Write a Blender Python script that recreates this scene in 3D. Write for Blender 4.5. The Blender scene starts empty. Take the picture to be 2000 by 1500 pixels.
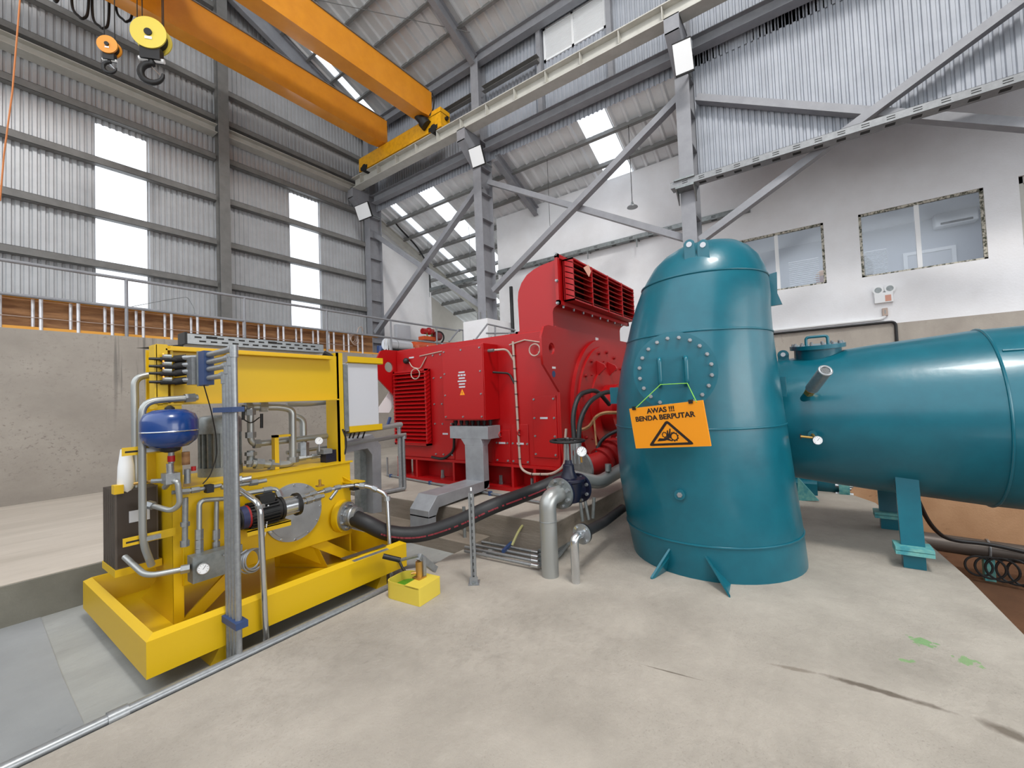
import bpy, math, random
from math import pi, sin, cos, radians, sqrt, atan2
from mathutils import Vector, Matrix
random.seed(7)
SC = bpy.context.scene
COL = SC.collection

# ---------------------------------------------------------------- camera
FOC, YAW, PITCH, ROLL, EYE = 828.26, 0.619700, 0.032791, 0.038783, 1.55
_F = Vector((cos(YAW)*cos(PITCH), sin(YAW)*cos(PITCH), sin(PITCH)))
_r = Vector((sin(YAW), -cos(YAW), 0)); _d = _F.cross(_r)
_R = cos(ROLL)*_r + sin(ROLL)*_d; _D = -sin(ROLL)*_r + cos(ROLL)*_d
CAMPOS = Vector((0, 0, EYE))
cd = bpy.data.cameras.new('camera'); cam = bpy.data.objects.new('camera', cd); COL.objects.link(cam)
cd.sensor_fit = 'HORIZONTAL'; cd.sensor_width = 36; cd.lens = FOC*36/2000; cd.clip_start = .05; cd.clip_end = 300
cam.matrix_world = Matrix(((_R.x, -_D.x, -_F.x, 0), (_R.y, -_D.y, -_F.y, 0), (_R.z, -_D.z, -_F.z, EYE), (0, 0, 0, 1)))
SC.camera = cam
# ---------------------------------------------------------------- light and exposure
w = bpy.data.worlds.new('world'); SC.world = w; w.use_nodes = True
bg = w.node_tree.nodes['Background']; bg.inputs[0].default_value = (.90, .95, 1.0, 1); bg.inputs[1].default_value = 2.0
def area(name, loc, target, sx, sy, power, col=(1, 1, 1)):
    l = bpy.data.lights.new(name, 'AREA'); l.shape = 'RECTANGLE'; l.size = sx; l.size_y = sy; l.energy = power; l.color = col
    o = bpy.data.objects.new(name, l); COL.objects.link(o); o.location = loc
    o.rotation_euler = (Vector(target)-Vector(loc)).to_track_quat('-Z', 'Y').to_euler(); return o
area('assumed_skylight_lamp', (.6, -2.8, 14.2), (4.6, .9, 0), 2.6, 2.6, 1300, (1, .975, .94))  # lamp added under the closed roof; the skylight it stands for is assumed
area('assumed_door_lamp', (2.2, -7.5, 3.0), (4.5, 1.5, .5), 5.0, 2.6, 150, (1, .97, .93))  # unseen lamp added beyond the open side; its door is assumed, not built
SC.view_settings.view_transform = 'Standard'; SC.view_settings.look = 'None'
SC.view_settings.exposure = 0.12; SC.view_settings.gamma = 1.0; SC.view_settings.use_curve_mapping = False

# ---------------------------------------------------------------- placing helpers: a sight line met with a plane of the building
def ray(x, y): return _R*(x-1000)+_D*(y-750)+_F*FOC
def at_x(x, y, X): d = ray(x, y); return CAMPOS+d*(X/d.x)
def at_y(x, y, Y): d = ray(x, y); return CAMPOS+d*(Y/d.y)
def at_z(x, y, Z): d = ray(x, y); return CAMPOS+d*((Z-EYE)/d.z)
V = Vector
# ---------------------------------------------------------------- mesh builder
def frame(d):
    d = V(d).normalized(); a = V((0, 0, 1)) if abs(d.z) < .9 else V((1, 0, 0))
    u = a.cross(d).normalized(); return u, d.cross(u), d
class MB:
    def __init__(s): s.v = []; s.f = []; s.m = []; s.sm = []
    def add(s, vs, fs, mi=0, sm=False):
        b = len(s.v); s.v += [tuple(p) for p in vs]; s.f += [[i+b for i in f] for f in fs]; s.m += [mi]*len(fs); s.sm += [sm]*len(fs); return s
    def box(s, a, b, mi=0):
        x0, y0, z0 = a; x1, y1, z1 = b
        return s.hexa([(x0, y0, z0), (x1, y0, z0), (x1, y1, z0), (x0, y1, z0), (x0, y0, z1), (x1, y0, z1), (x1, y1, z1), (x0, y1, z1)], mi)
    def hexa(s, p, mi=0):
        return s.add(p, [(0, 3, 2, 1), (4, 5, 6, 7), (0, 1, 5, 4), (1, 2, 6, 5), (2, 3, 7, 6), (3, 0, 4, 7)], mi)
    def obox(s, c, ax, ay, az, mi=0):
        c = V(c); ax, ay, az = V(ax), V(ay), V(az)
        return s.hexa([c-ax-ay-az, c+ax-ay-az, c+ax+ay-az, c-ax+ay-az, c-ax-ay+az, c+ax-ay+az, c+ax+ay+az, c-ax+ay+az], mi)
    def bar(s, p0, p1, wd, h, up=(0, 0, 1), mi=0):
        p0, p1 = V(p0), V(p1); d = (p1-p0); u = d.cross(V(up)).normalized(); n = u.cross(d).normalized()
        return s.obox((p0+p1)/2, d/2, u*(wd/2), n*(h/2), mi)
    def ibeam(s, p0, p1, h, wd, tf=.015, tw=.012, up=(0, 0, 1), mi=0):
        p0, p1 = V(p0), V(p1); d = p1-p0; u = d.cross(V(up)).normalized(); n = u.cross(d).normalized(); c = (p0+p1)/2
        for k in (-1, 1): s.obox(c+n*k*(h-tf)/2, d/2, u*(wd/2), n*(tf/2), mi)
        return s.obox(c, d/2, u*(tw/2), n*(h/2-tf), mi)
    def chan(s, p0, p1, h, wd, t=.008, up=(0, 0, 1), side=1, mi=0):
        p0, p1 = V(p0), V(p1); d = p1-p0; u = d.cross(V(up)).normalized()*side; n = (u.cross(d)*side).normalized(); c = (p0+p1)/2
        for k in (-1, 1): s.obox(c+n*k*(h-t)/2+u*wd/2, d/2, u*(wd/2), n*(t/2), mi)
        return s.obox(c+u*t/2, d/2, u*(t/2), n*(h/2), mi)
    def rings(s, rs, n, cap=True, mi=0, sm=True, closed=False):
        vs = [p for r in rs for p in r]; k = len(rs); fs = []
        for i in range(k if closed else k-1):
            for j in range(n):
                a, b = i*n+j, i*n+(j+1) % n; c, d = ((i+1) % k)*n+(j+1) % n, ((i+1) % k)*n+j; fs.append((a, b, c, d))
        s.add(vs, fs, mi, sm)
        if cap and not closed:
            s.add(rs[0], [tuple(range(n-1, -1, -1))], mi); s.add(rs[-1], [tuple(range(n))], mi)
        return s
    def lathe(s, o, ax, prof, n=24, mi=0, cap=True, sm=True):
        o = V(o); u, v, d = frame(ax)
        return s.rings([[o+d*t+(u*cos(2*pi*j/n)+v*sin(2*pi*j/n))*r for j in range(n)] for t, r in prof], n, cap, mi, sm)
    def cyl(s, p0, p1, r0, r1=None, n=16, mi=0, cap=True):
        p0, p1 = V(p0), V(p1); r1 = r0 if r1 is None else r1
        return s.lathe(p0, p1-p0, [(0, r0), ((p1-p0).length, r1)], n, mi, cap)
    def tube(s, pts, r, n=10, bend=0.0, mi=0, cap=True):
        P = [V(p) for p in pts]
        if bend > 0:
            Q = [P[0]]
            for i in range(1, len(P)-1):
                a, b, c = P[i-1], P[i], P[i+1]; e = min(bend, (a-b).length*.49, (c-b).length*.49)
                q0 = b+(a-b).normalized()*e; q1 = b+(c-b).normalized()*e
                for k in range(7):
                    t = k/6; Q.append(q0*(1-t)**2+b*2*t*(1-t)+q1*t*t)
            Q.append(P[-1]); P = Q
        P = [p for i, p in enumerate(P) if i == 0 or (p-P[i-1]).length > 1e-5]
        u = None; rs = []
        for i, p in enumerate(P):
            d = (P[min(i+1, len(P)-1)]-P[max(i-1, 0)]).normalized()
            if u is None: u = frame(d)[0]
            u = (u-d*u.dot(d)).normalized(); v = d.cross(u)
            rr = r if not callable(r) else r(i/(len(P)-1))
            rs.append([p+(u*cos(2*pi*j/n)+v*sin(2*pi*j/n))*rr for j in range(n)])
        return s.rings(rs, n, cap, mi)
    def prism(s, pts, vec, mi=0):
        P = [V(p) for p in pts]; n = len(P); vec = V(vec)
        nn = sum(((P[i]-P[0]).cross(P[(i+1) % n]-P[0]) for i in range(n)), V((0, 0, 0)))
        if nn.dot(vec) < 0: P.reverse()
        vs = P+[p+vec for p in P]
        return s.add(vs, [tuple(range(n-1, -1, -1)), tuple(range(n, 2*n))]+[(i, (i+1) % n, (i+1) % n+n, i+n) for i in range(n)], mi)
    def sphere(s, c, r, n=16, mi=0, sc=(1, 1, 1)):
        c = V(c); k = n//2
        return s.rings([[c+V((r*sc[0]*sin(pi*(i+.02)/(k+.04))*cos(2*pi*j/n), r*sc[1]*sin(pi*(i+.02)/(k+.04))*sin(2*pi*j/n), -r*sc[2]*cos(pi*(i+.02)/(k+.04)))) for j in range(n)] for i in range(k+1)], n, True, mi)
    def torus(s, c, ax, R, r, n=28, k=8, mi=0, arc=1.0, start=0.0):
        c = V(c); u, v, d = frame(ax); rs = []; N = n if arc == 1 else int(n*arc)+1
        for i in range(N):
            a = 2*pi*(start+arc*i/(n if arc == 1 else N-1)); e = u*cos(a)+v*sin(a)
            rs.append([c+e*(R+r*cos(2*pi*j/k))+d*r*sin(2*pi*j/k) for j in range(k)])
        return s.rings(rs, k, True, mi, True, arc == 1)
    def disc(s, c, ax, r, t, n=32, mi=0):
        c = V(c); d = V(ax).normalized(); return s.lathe(c, d, [(0, r), (t, r)], n, mi, True, True)
    def hexbolt(s, c, ax, r=.012, h=.01, mi=0, n=6):
        return s.lathe(c, ax, [(0, r*1.25), (h*.25, r*1.25), (h*.26, r), (h, r)], n, mi, True, False)
    def build(s, name, mat, parent=None, bevel=0, seg=2, smooth=True):
        me = bpy.data.meshes.new(name); off = wloc(parent) if parent else V((0, 0, 0))
        if parent is None and s.v:
            xs, ys, zs = zip(*s.v); off = V(((min(xs)+max(xs))/2, (min(ys)+max(ys))/2, min(zs)))
        me.from_pydata([tuple(V(p)-off) for p in s.v], [], s.f)
        for m_ in (mat if isinstance(mat, (list, tuple)) else [mat]): me.materials.append(m_)
        for p, mi, sm in zip(me.polygons, s.m, s.sm): p.material_index = mi; p.use_smooth = sm and smooth
        me.validate(); me.update()
        try: me.set_sharp_from_angle(angle=radians(40))
        except Exception: pass
        o = bpy.data.objects.new(name, me); COL.objects.link(o)
        if parent: o.parent = parent
        else: o.location = off
        if bevel:
            b = o.modifiers.new('edge', 'BEVEL'); b.width = bevel; b.segments = seg; b.limit_method = 'ANGLE'; b.angle_limit = radians(50)
        return o
def wloc(o):
    p = V((0, 0, 0))
    while o: p += o.location; o = o.parent
    return p
def tag(o, label, cat, group=None, kind=None):
    if label: o['label'] = label
    if cat: o['category'] = cat
    if group: o['group'] = group
    if kind: o['kind'] = kind
    return o
def thing(name, label, cat, loc=(0, 0, 0), group=None):
    o = bpy.data.objects.new(name, None); COL.objects.link(o); o.location = loc; o.empty_display_size = .2
    return tag(o, label, cat, group)
def struct(name, mb, mat, parent=None, bevel=0):
    o = mb.build(name, mat, parent, bevel); o['kind'] = 'structure'; return o
def copy_at(o, delta, parent=None):
    c = o.copy(); COL.objects.link(c); c.location = o.location+V(delta)
    if parent: c.parent = parent
    return c
def bolts(parent, pts, ax, mat, r=.012, h=.012, name='bolt', n=6):
    o = None
    for p in pts:
        if o is None: o = MB().hexbolt(p, ax, r, h, n=n).build(name, mat, parent); first = V(p)
        else: copy_at(o, V(p)-first, parent)
def ring_pts(c, ax, R, n, start=0.0):
    u, v, d = frame(ax); return [V(c)+u*R*cos(2*pi*(i+start)/n)+v*R*sin(2*pi*(i+start)/n) for i in range(n)]
# ---------------------------------------------------------------- materials
def lin(c): return tuple(x/12.92 if x <= .04045 else ((x+.055)/1.055)**2.4 for x in [k/255 for k in c])+(1,)
def mat(name, c, rough=.5, metal=0.0, c2=None, scale=6.0, bump=0.0, bscale=60.0, coat=0.0, stretch=(1, 1, 1), lo=.35, hi=.65, detail=6, spec=None):
    m = bpy.data.materials.new(name); m.use_nodes = True; nt = m.node_tree; b = nt.nodes['Principled BSDF']
    b.inputs['Base Color'].default_value = lin(c); b.inputs['Roughness'].default_value = rough; b.inputs['Metallic'].default_value = metal
    if coat: b.inputs['Coat Weight'].default_value = coat; b.inputs['Coat Roughness'].default_value = .08
    if spec is not None: b.inputs['Specular IOR Level'].default_value = spec
    if c2 or bump:
        tc = nt.nodes.new('ShaderNodeTexCoord'); mp = nt.nodes.new('ShaderNodeMapping'); mp.inputs['Scale'].default_value = stretch
        geo = nt.nodes.new('ShaderNodeNewGeometry'); nt.links.new(geo.outputs['Position'], mp.inputs['Vector'])
    if c2:
        n = nt.nodes.new('ShaderNodeTexNoise'); n.inputs['Scale'].default_value = scale; n.inputs['Detail'].default_value = detail; n.inputs['Roughness'].default_value = .62
        r = nt.nodes.new('ShaderNodeValToRGB'); r.color_ramp.elements[0].position = lo; r.color_ramp.elements[1].position = hi
        r.color_ramp.elements[0].color = lin(c2); r.color_ramp.elements[1].color = lin(c)
        nt.links.new(mp.outputs[0], n.inputs['Vector']); nt.links.new(n.outputs['Fac'], r.inputs[0]); nt.links.new(r.outputs[0], b.inputs['Base Color'])
    if bump:
        n2 = nt.nodes.new('ShaderNodeTexNoise'); n2.inputs['Scale'].default_value = bscale; n2.inputs['Detail'].default_value = 5
        bp = nt.nodes.new('ShaderNodeBump'); bp.inputs['Strength'].default_value = bump; bp.inputs['Distance'].default_value = .02
        nt.links.new(mp.outputs[0], n2.inputs['Vector']); nt.links.new(n2.outputs['Fac'], bp.inputs['Height']); nt.links.new(bp.outputs[0], b.inputs['Normal'])
    return m
def concrete(name, c, c2, dark, stretch=(1, 1, 1), scale=1.2, spots=.6, bump=.5, spot_scale=9, spot_lo=.60, spot_hi=.72, grit=0, rough=.68, relief=38, depth=.02, wear=None, extra=None):
    """concrete: broad tone patches, darker worn chips, fine grain"""
    m = mat(name, c, .9, 0, c2, scale, 0, stretch=stretch, lo=.3, hi=.7, detail=8, spec=.25); nt = m.node_tree; b = nt.nodes['Principled BSDF']
    mp = next(n for n in nt.nodes if n.type == 'MAPPING'); ramp = next(n for n in nt.nodes if n.type == 'VALTORGB')
    n = nt.nodes.new('ShaderNodeTexNoise'); n.inputs['Scale'].default_value = spot_scale; n.inputs['Detail'].default_value = 15; n.inputs['Roughness'].default_value = rough
    n.inputs['Distortion'].default_value = .1
    big = nt.nodes.new('ShaderNodeTexNoise'); big.inputs['Scale'].default_value = .9; big.inputs['Detail'].default_value = 3
    mr = nt.nodes.new('ShaderNodeMapRange'); mr.inputs[1].default_value = spot_lo; mr.inputs[2].default_value = spot_hi
    mb_ = nt.nodes.new('ShaderNodeMapRange'); mb_.inputs[1].default_value = .42; mb_.inputs[2].default_value = .64
    mul = nt.nodes.new('ShaderNodeMath'); mul.operation = 'MULTIPLY'; mul2 = nt.nodes.new('ShaderNodeMath'); mul2.operation = 'MULTIPLY'; mul2.inputs[1].default_value = spots
    mix = nt.nodes.new('ShaderNodeMix'); mix.data_type = 'RGBA'; L = nt.links.new
    L(mp.outputs[0], n.inputs['Vector']); L(mp.outputs[0], big.inputs['Vector']); L(n.outputs['Fac'], mr.inputs[0]); L(big.outputs['Fac'], mb_.inputs[0])
    L(mr.outputs[0], mul.inputs[0]); L(mb_.outputs[0], mul.inputs[1]); L(mul.outputs[0], mul2.inputs[0]); L(mul2.outputs[0], mix.inputs[0])
    L(ramp.outputs[0], mix.inputs[6]); mix.inputs[7].default_value = lin(dark); L(mix.outputs[2], b.inputs['Base Color'])
    if wear:   # the slab is rough where it is walked on and smooth towards the machines
        gp = next(q for q in nt.nodes if q.type == 'NEW_GEOMETRY'); sx = nt.nodes.new('ShaderNodeSeparateXYZ'); L(gp.outputs['Position'], sx.inputs[0])
        wr = nt.nodes.new('ShaderNodeMapRange'); wr.inputs[1].default_value, wr.inputs[2].default_value = wear; wr.inputs[3].default_value = .25; L(sx.outputs['X'], wr.inputs[0])
        wm = nt.nodes.new('ShaderNodeMath'); wm.operation = 'MULTIPLY'; L(mb_.outputs[0], wm.inputs[0]); L(wr.outputs[0], wm.inputs[1]); L(wm.outputs[0], mul.inputs[1])
    if grit:
        h = nt.nodes.new('ShaderNodeTexNoise'); h.inputs['Scale'].default_value = 75; h.inputs['Detail'].default_value = 6; h.inputs['Roughness'].default_value = .7; L(mp.outputs[0], h.inputs['Vector'])
        hr_ = nt.nodes.new('ShaderNodeMapRange'); hr_.inputs[1].default_value = .56; hr_.inputs[2].default_value = .68; L(h.outputs['Fac'], hr_.inputs[0])
        b2 = nt.nodes.new('ShaderNodeTexNoise'); b2.inputs['Scale'].default_value = 1.7; b2.inputs['Detail'].default_value = 4; L(mp.outputs[0], b2.inputs['Vector'])
        br = nt.nodes.new('ShaderNodeMapRange'); br.inputs[1].default_value = .42; br.inputs[2].default_value = .6; L(b2.outputs['Fac'], br.inputs[0])
        k1 = nt.nodes.new('ShaderNodeMath'); k1.operation = 'MULTIPLY'; L(hr_.outputs[0], k1.inputs[0]); L(br.outputs[0], k1.inputs[1])
        k2 = nt.nodes.new('ShaderNodeMath'); k2.operation = 'MULTIPLY'; k2.inputs[1].default_value = grit; L(k1.outputs[0], k2.inputs[0])
        mx = nt.nodes.new('ShaderNodeMix'); mx.data_type = 'RGBA'; L(k2.outputs[0], mx.inputs[0]); L(mix.outputs[2], mx.inputs[6]); mx.inputs[7].default_value = lin(dark); mix = mx; L(mix.outputs[2], b.inputs['Base Color'])
    g = nt.nodes.new('ShaderNodeTexNoise'); g.inputs['Scale'].default_value = relief; g.inputs['Detail'].default_value = 15; g.inputs['Roughness'].default_value = .7; L(mp.outputs[0], g.inputs['Vector'])
    sub = nt.nodes.new('ShaderNodeMath'); sub.operation = 'MULTIPLY_ADD'; sub.inputs[1].default_value = -1.2; L(mul.outputs[0], sub.inputs[0]); L(g.outputs['Fac'], sub.inputs[2])
    bp = nt.nodes.new('ShaderNodeBump'); bp.inputs['Strength'].default_value = bump; bp.inputs['Distance'].default_value = depth
    L(sub.outputs[0], bp.inputs['Height']); L(bp.outputs[0], b.inputs['Normal'])
    if extra: extra(nt, mp, mix, b)
    return m
M = {}
def two_patches(nt, mp, mix, b):
    """green paint flakes and a long dark groove on the machine-hall slab (marks with a place of their own)"""
    L = nt.links.new; geo = next(n for n in nt.nodes if n.type == 'NEW_GEOMETRY')
    def blob(c, rx, ry, ang, soft, nscale, namp):
        m2 = nt.nodes.new('ShaderNodeMapping'); m2.vector_type = 'TEXTURE'; m2.inputs['Location'].default_value = c; m2.inputs['Rotation'].default_value = (0, 0, ang); m2.inputs['Scale'].default_value = (rx, ry, 1)
        L(geo.outputs['Position'], m2.inputs['Vector']); ln = nt.nodes.new('ShaderNodeVectorMath'); ln.operation = 'LENGTH'; L(m2.outputs[0], ln.inputs[0])
        nz = nt.nodes.new('ShaderNodeTexNoise'); nz.inputs['Scale'].default_value = nscale; nz.inputs['Detail'].default_value = 6; L(geo.outputs['Position'], nz.inputs['Vector'])
        ma = nt.nodes.new('ShaderNodeMath'); ma.operation = 'MULTIPLY_ADD'; ma.inputs[1].default_value = namp; L(nz.outputs['Fac'], ma.inputs[0]); L(ln.outputs['Value'], ma.inputs[2])
        r = nt.nodes.new('ShaderNodeMapRange'); r.inputs[1].default_value = 1+namp*.5; r.inputs[2].default_value = 1+namp*.5-soft; L(ma.outputs[0], r.inputs[0]); return r
    cur = mix.outputs[2]
    def seg(p, q, wd, *rest):
        a, c = at_z(*p, 0), at_z(*q, 0); return ((a+c)/2, (a-c).length*.55, wd, atan2(c.y-a.y, c.x-a.x))+rest
    marks = [seg((1775, 1245), (1830, 1262), .05, .25, 30, 3.2, (112, 158, 98)), seg((1868, 1283), (1912, 1300), .045, .25, 34, 3.4, (122, 160, 104)), seg((1760, 1290), (1785, 1292), .02, .25, 34, 3.0, (122, 160, 104)),
             seg((1600, 1315), (1850, 1388), .028, .5, 12, 1.3, (86, 75, 64)), seg((1900, 1398), (2040, 1465), .05, .5, 9, 1.2, (96, 86, 75)), seg((1250, 1297), (1375, 1330), .007, .5, 9, 1.2, (98, 89, 79)), seg((1500, 1296), (1600, 1316), .02, .6, 12, 1.6, (130, 120, 108))]
    for c, rx, ry, ang, soft, ns, na, colr in marks:
        r = blob((c.x, c.y, 0), rx, ry, ang, soft, ns, na); mx = nt.nodes.new('ShaderNodeMix'); mx.data_type = 'RGBA'
        k = nt.nodes.new('ShaderNodeMath'); k.operation = 'MULTIPLY'; k.inputs[1].default_value = .8; L(r.outputs[0], k.inputs[0])
        L(k.outputs[0], mx.inputs[0]); L(cur, mx.inputs[6]); mx.inputs[7].default_value = lin(colr); cur = mx.outputs[2]
    L(cur, b.inputs['Base Color'])
M['slab'] = concrete('rough_slab_concrete', (180, 172, 161), (152, 145, 135), (112, 105, 96), scale=1.5, spots=.27, bump=.38, spot_scale=17, spot_lo=.52, spot_hi=.74, grit=.5, rough=.78, relief=11, depth=.05, wear=(3.7, 2.3), extra=two_patches)
M['floor2'] = concrete('smooth_grey_concrete', (164, 165, 162), (142, 143, 140), (104, 104, 100), scale=1.8, spots=.5, bump=.2, stretch=(.7, 1.6, 1))
M['wallc'] = concrete('cast_wall_concrete', (178, 170, 160), (152, 144, 135), (104, 97, 89), scale=.9, spots=.6, bump=.3, spot_scale=7, stretch=(1.4, 1.4, .8))
def streaks(nt, mp, mix, b):
    """dark drip stains running down the retaining wall near the yellow unit"""
    L = nt.links.new; geo = next(n for n in nt.nodes if n.type == 'NEW_GEOMETRY'); sx = nt.nodes.new('ShaderNodeSeparateXYZ'); L(geo.outputs['Position'], sx.inputs[0])
    m2 = nt.nodes.new('ShaderNodeMapping'); m2.inputs['Scale'].default_value = (9, 1, .35); L(geo.outputs['Position'], m2.inputs['Vector'])
    nz = nt.nodes.new('ShaderNodeTexNoise'); nz.inputs['Scale'].default_value = 1.6; nz.inputs['Detail'].default_value = 7; L(m2.outputs[0], nz.inputs['Vector'])
    r = nt.nodes.new('ShaderNodeMapRange'); r.inputs[1].default_value = .54; r.inputs[2].default_value = .66; L(nz.outputs['Fac'], r.inputs[0])
    def win(sock, a, bb, c, d):
        p = nt.nodes.new('ShaderNodeMapRange'); p.inputs[1].default_value = a; p.inputs[2].default_value = bb; L(sock, p.inputs[0])
        q = nt.nodes.new('ShaderNodeMapRange'); q.inputs[1].default_value = d; q.inputs[2].default_value = c; L(sock, q.inputs[0])
        m = nt.nodes.new('ShaderNodeMath'); m.operation = 'MULTIPLY'; L(p.outputs[0], m.inputs[0]); L(q.outputs[0], m.inputs[1]); return m
    a = win(sx.outputs['X'], 1.6, 2.1, 2.7, 3.3); c = win(sx.outputs['Z'], 1.2, 2.2, 3.4, 3.6); k = None
    for o in (a, c):
        m = nt.nodes.new('ShaderNodeMath'); m.operation = 'MULTIPLY'; L((k or r).outputs[0], m.inputs[0]); L(o.outputs[0], m.inputs[1]); k = m
    m = nt.nodes.new('ShaderNodeMath'); m.operation = 'MULTIPLY'; m.inputs[1].default_value = .7; L(k.outputs[0], m.inputs[0])
    mx = nt.nodes.new('ShaderNodeMix'); mx.data_type = 'RGBA'; L(m.outputs[0], mx.inputs[0]); L(mix.outputs[2], mx.inputs[6]); mx.inputs[7].default_value = lin((84, 84, 82)); L(mx.outputs[2], b.inputs['Base Color'])
M['wallr'] = concrete('retaining_wall_concrete', (174, 167, 158), (150, 143, 135), (102, 95, 88), scale=.9, spots=.55, bump=.25, spot_scale=20, spot_lo=.56, spot_hi=.66, stretch=(1, 1, 1.4), extra=streaks)
M['ledgec'] = concrete('pale_ledge_concrete', (200, 190, 178), (176, 166, 154), (128, 118, 106), scale=1.1, spots=.6, bump=.25, spot_scale=8, stretch=(.5, 2.2, 1))
M['panelc'] = concrete('blue_grey_floor_panel', (152, 154, 155), (134, 136, 137), (96, 98, 99), scale=1.2, spots=.4, bump=.12)
M['kerbc'] = concrete('grey_green_kerb_concrete', (132, 130, 120), (108, 106, 97), (76, 74, 66), scale=1.6, spots=.5, bump=.25)  # kerb face darker and greener than the ledge top
M['stepc'] = concrete('board_marked_concrete', (148, 138, 126), (112, 102, 90), (84, 74, 62), scale=2.2, spots=.6, bump=.4, stretch=(1, .35, 2.4))
M['tan'] = concrete('warm_lit_concrete', (182, 144, 110), (154, 116, 84), (104, 76, 54), scale=1.0, spots=.7, bump=.3)  # orange of the warm pit light put into the wall colour
M['clay'] = concrete('brown_clay_ground', (112, 80, 58), (86, 60, 42), (58, 44, 34), scale=1.2, spots=.7, bump=.5)
M['white'] = mat('white_render', (236, 236, 238), .85, 0, (228, 227, 228), 1.3, .15, 30, spec=.2)
M['cream'] = mat('cream_render', (226, 222, 214), .85, 0, (214, 209, 200), 1.2, spec=.2)
M['sheet'] = mat('galvanised_sheet', (194, 196, 199), .42, .3, (184, 186, 189), 2.5)
M['sheetb'] = mat('shaded_sheet', (168, 172, 180), .6, .1, (156, 160, 168), 2.5)  # same sheet as the left wall, darkened for its dimmer light
M['roof'] = mat('roof_sheet', (236, 238, 240), .38, .3, (224, 226, 228), 2.0)
M['bounce_ground'] = mat('pale_bounce_ground', (226, 222, 214), .9)  # bounce colour for the unseen ground outside
M['blockerd'] = mat('dark_blocker_sheet', (112, 112, 110), .7)  # kept dark so the unseen upper front wall returns little light
M['steel'] = mat('grey_painted_steel', (146, 147, 152), .5, 0, (136, 137, 142), 5)
M['steeld'] = mat('dark_grey_painted_steel', (124, 123, 121), .55, 0, (112, 111, 109), 5)
M['steell'] = mat('light_grey_painted_steel', (196, 194, 187), .5, 0, (184, 182, 174), 4)
M['galv'] = mat('galvanised_steel', (158, 161, 163), .36, .6, (144, 147, 150), 40)
M['galvd'] = mat('weathered_zinc', (142, 147, 147), .42, .5, (122, 127, 127), 18)
M['trayg'] = mat('dull_tray_zinc', (146, 148, 150), .5, .25, (132, 134, 136), 12)
M['duct'] = mat('grey_zinc_duct', (160, 163, 168), .45, .35, (146, 149, 153), 6)
M['crane'] = mat('crane_orange_paint', (230, 150, 36), .38, 0, (220, 140, 30), 3, coat=.3)
M['craney'] = mat('crane_yellow_paint', (236, 172, 22), .45, 0, (206, 140, 14), 9, lo=.25, hi=.55)
M['yellow'] = mat('unit_yellow_paint', (212, 172, 4), .42, 0)
M['paley'] = mat('pale_yellow_paint', (216, 192, 70), .5)
M['hooky'] = mat('hook_block_yellow', (226, 204, 84), .45)
M['red'] = mat('generator_red_paint', (168, 4, 9), .42, 0)
M['redd'] = mat('red_rubber', (150, 12, 14), .55)
M['teal'] = mat('turquoise_paint', (9, 98, 114), .3, 0, (7, 90, 106), 4, .05, 14, coat=.12)
M['navy'] = mat('dark_blue_cast_iron', (16, 19, 42), .4)
M['blue'] = mat('blue_vessel_paint', (18, 58, 122), .25, coat=.4)
M['clampb'] = mat('blue_plastic_clamp', (44, 66, 108), .5)
M['black'] = mat('black_plastic', (20, 20, 21), .5)
M['rubber'] = mat('black_rubber_hose', (24, 24, 26), .55, 0, (38, 38, 40), 5)
M['dark'] = mat('dark_void_steel', (28, 27, 26), .7)
M['whitep'] = mat('white_plastic', (232, 233, 234), .5)
M['greyp'] = mat('light_grey_cabinet', (196, 198, 204), .5)
M['brass'] = mat('brass', (190, 150, 84), .35, .8)
M['copper'] = mat('copper', (190, 120, 84), .4, .7)
M['chrome'] = mat('polished_steel', (206, 208, 210), .2, .9)
M['pipeg'] = mat('grey_steel_tube', (166, 168, 166), .34, .6)
M['sign'] = mat('orange_sign_board', (243, 152, 16), .5)
M['ink'] = mat('black_sign_ink', (28, 16, 14), .6)
M['wood'] = mat('brown_shuttering_board', (172, 128, 86), .75, 0, (128, 88, 56), 3, stretch=(1, 1, 6))
M['ladder'] = mat('orange_fibreglass', (226, 160, 62), .5)
M['alu'] = mat('bright_aluminium', (222, 222, 226), .35, .4)
M['rust'] = mat('orange_red_tank_paint', (206, 84, 34), .4)
M['green'] = mat('green_oil', (74, 140, 34), .2)
M['cord'] = mat('pale_cable', (178, 158, 146), .5)
M['lime'] = mat('lime_string', (130, 200, 70), .5)
M['orope'] = mat('orange_rope', (196, 120, 66), .6)
M['glassroom'] = mat('office_wall_paint', (184, 188, 196), .8)
M['led'] = mat('amber_led', (255, 140, 40), .4)
M['led'].node_tree.nodes['Principled BSDF'].inputs['Emission Color'].default_value = lin((255, 130, 40)); M['led'].node_tree.nodes['Principled BSDF'].inputs['Emission Strength'].default_value = 2.5
def pane_mat(name, tr, col, through):
    m = bpy.data.materials.new(name); m.use_nodes = True; nt = m.node_tree; nt.nodes.clear(); L = nt.links.new
    out = nt.nodes.new('ShaderNodeOutputMaterial'); a = nt.nodes.new('ShaderNodeBsdfTransparent'); t = nt.nodes.new('ShaderNodeBsdfTranslucent'); d = nt.nodes.new('ShaderNodeMixShader')
    a.inputs[0].default_value = col; t.inputs[0].default_value = col; d.inputs[0].default_value = through; L(t.outputs[0], d.inputs[1]); L(a.outputs[0], d.inputs[2])
    g = nt.nodes.new('ShaderNodeBsdfGlossy'); g.inputs['Roughness'].default_value = .2; e = nt.nodes.new('ShaderNodeMixShader'); e.inputs[0].default_value = tr
    L(d.outputs[0], e.inputs[1]); L(g.outputs[0], e.inputs[2]); L(e.outputs[0], out.inputs[0]); return m
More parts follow.
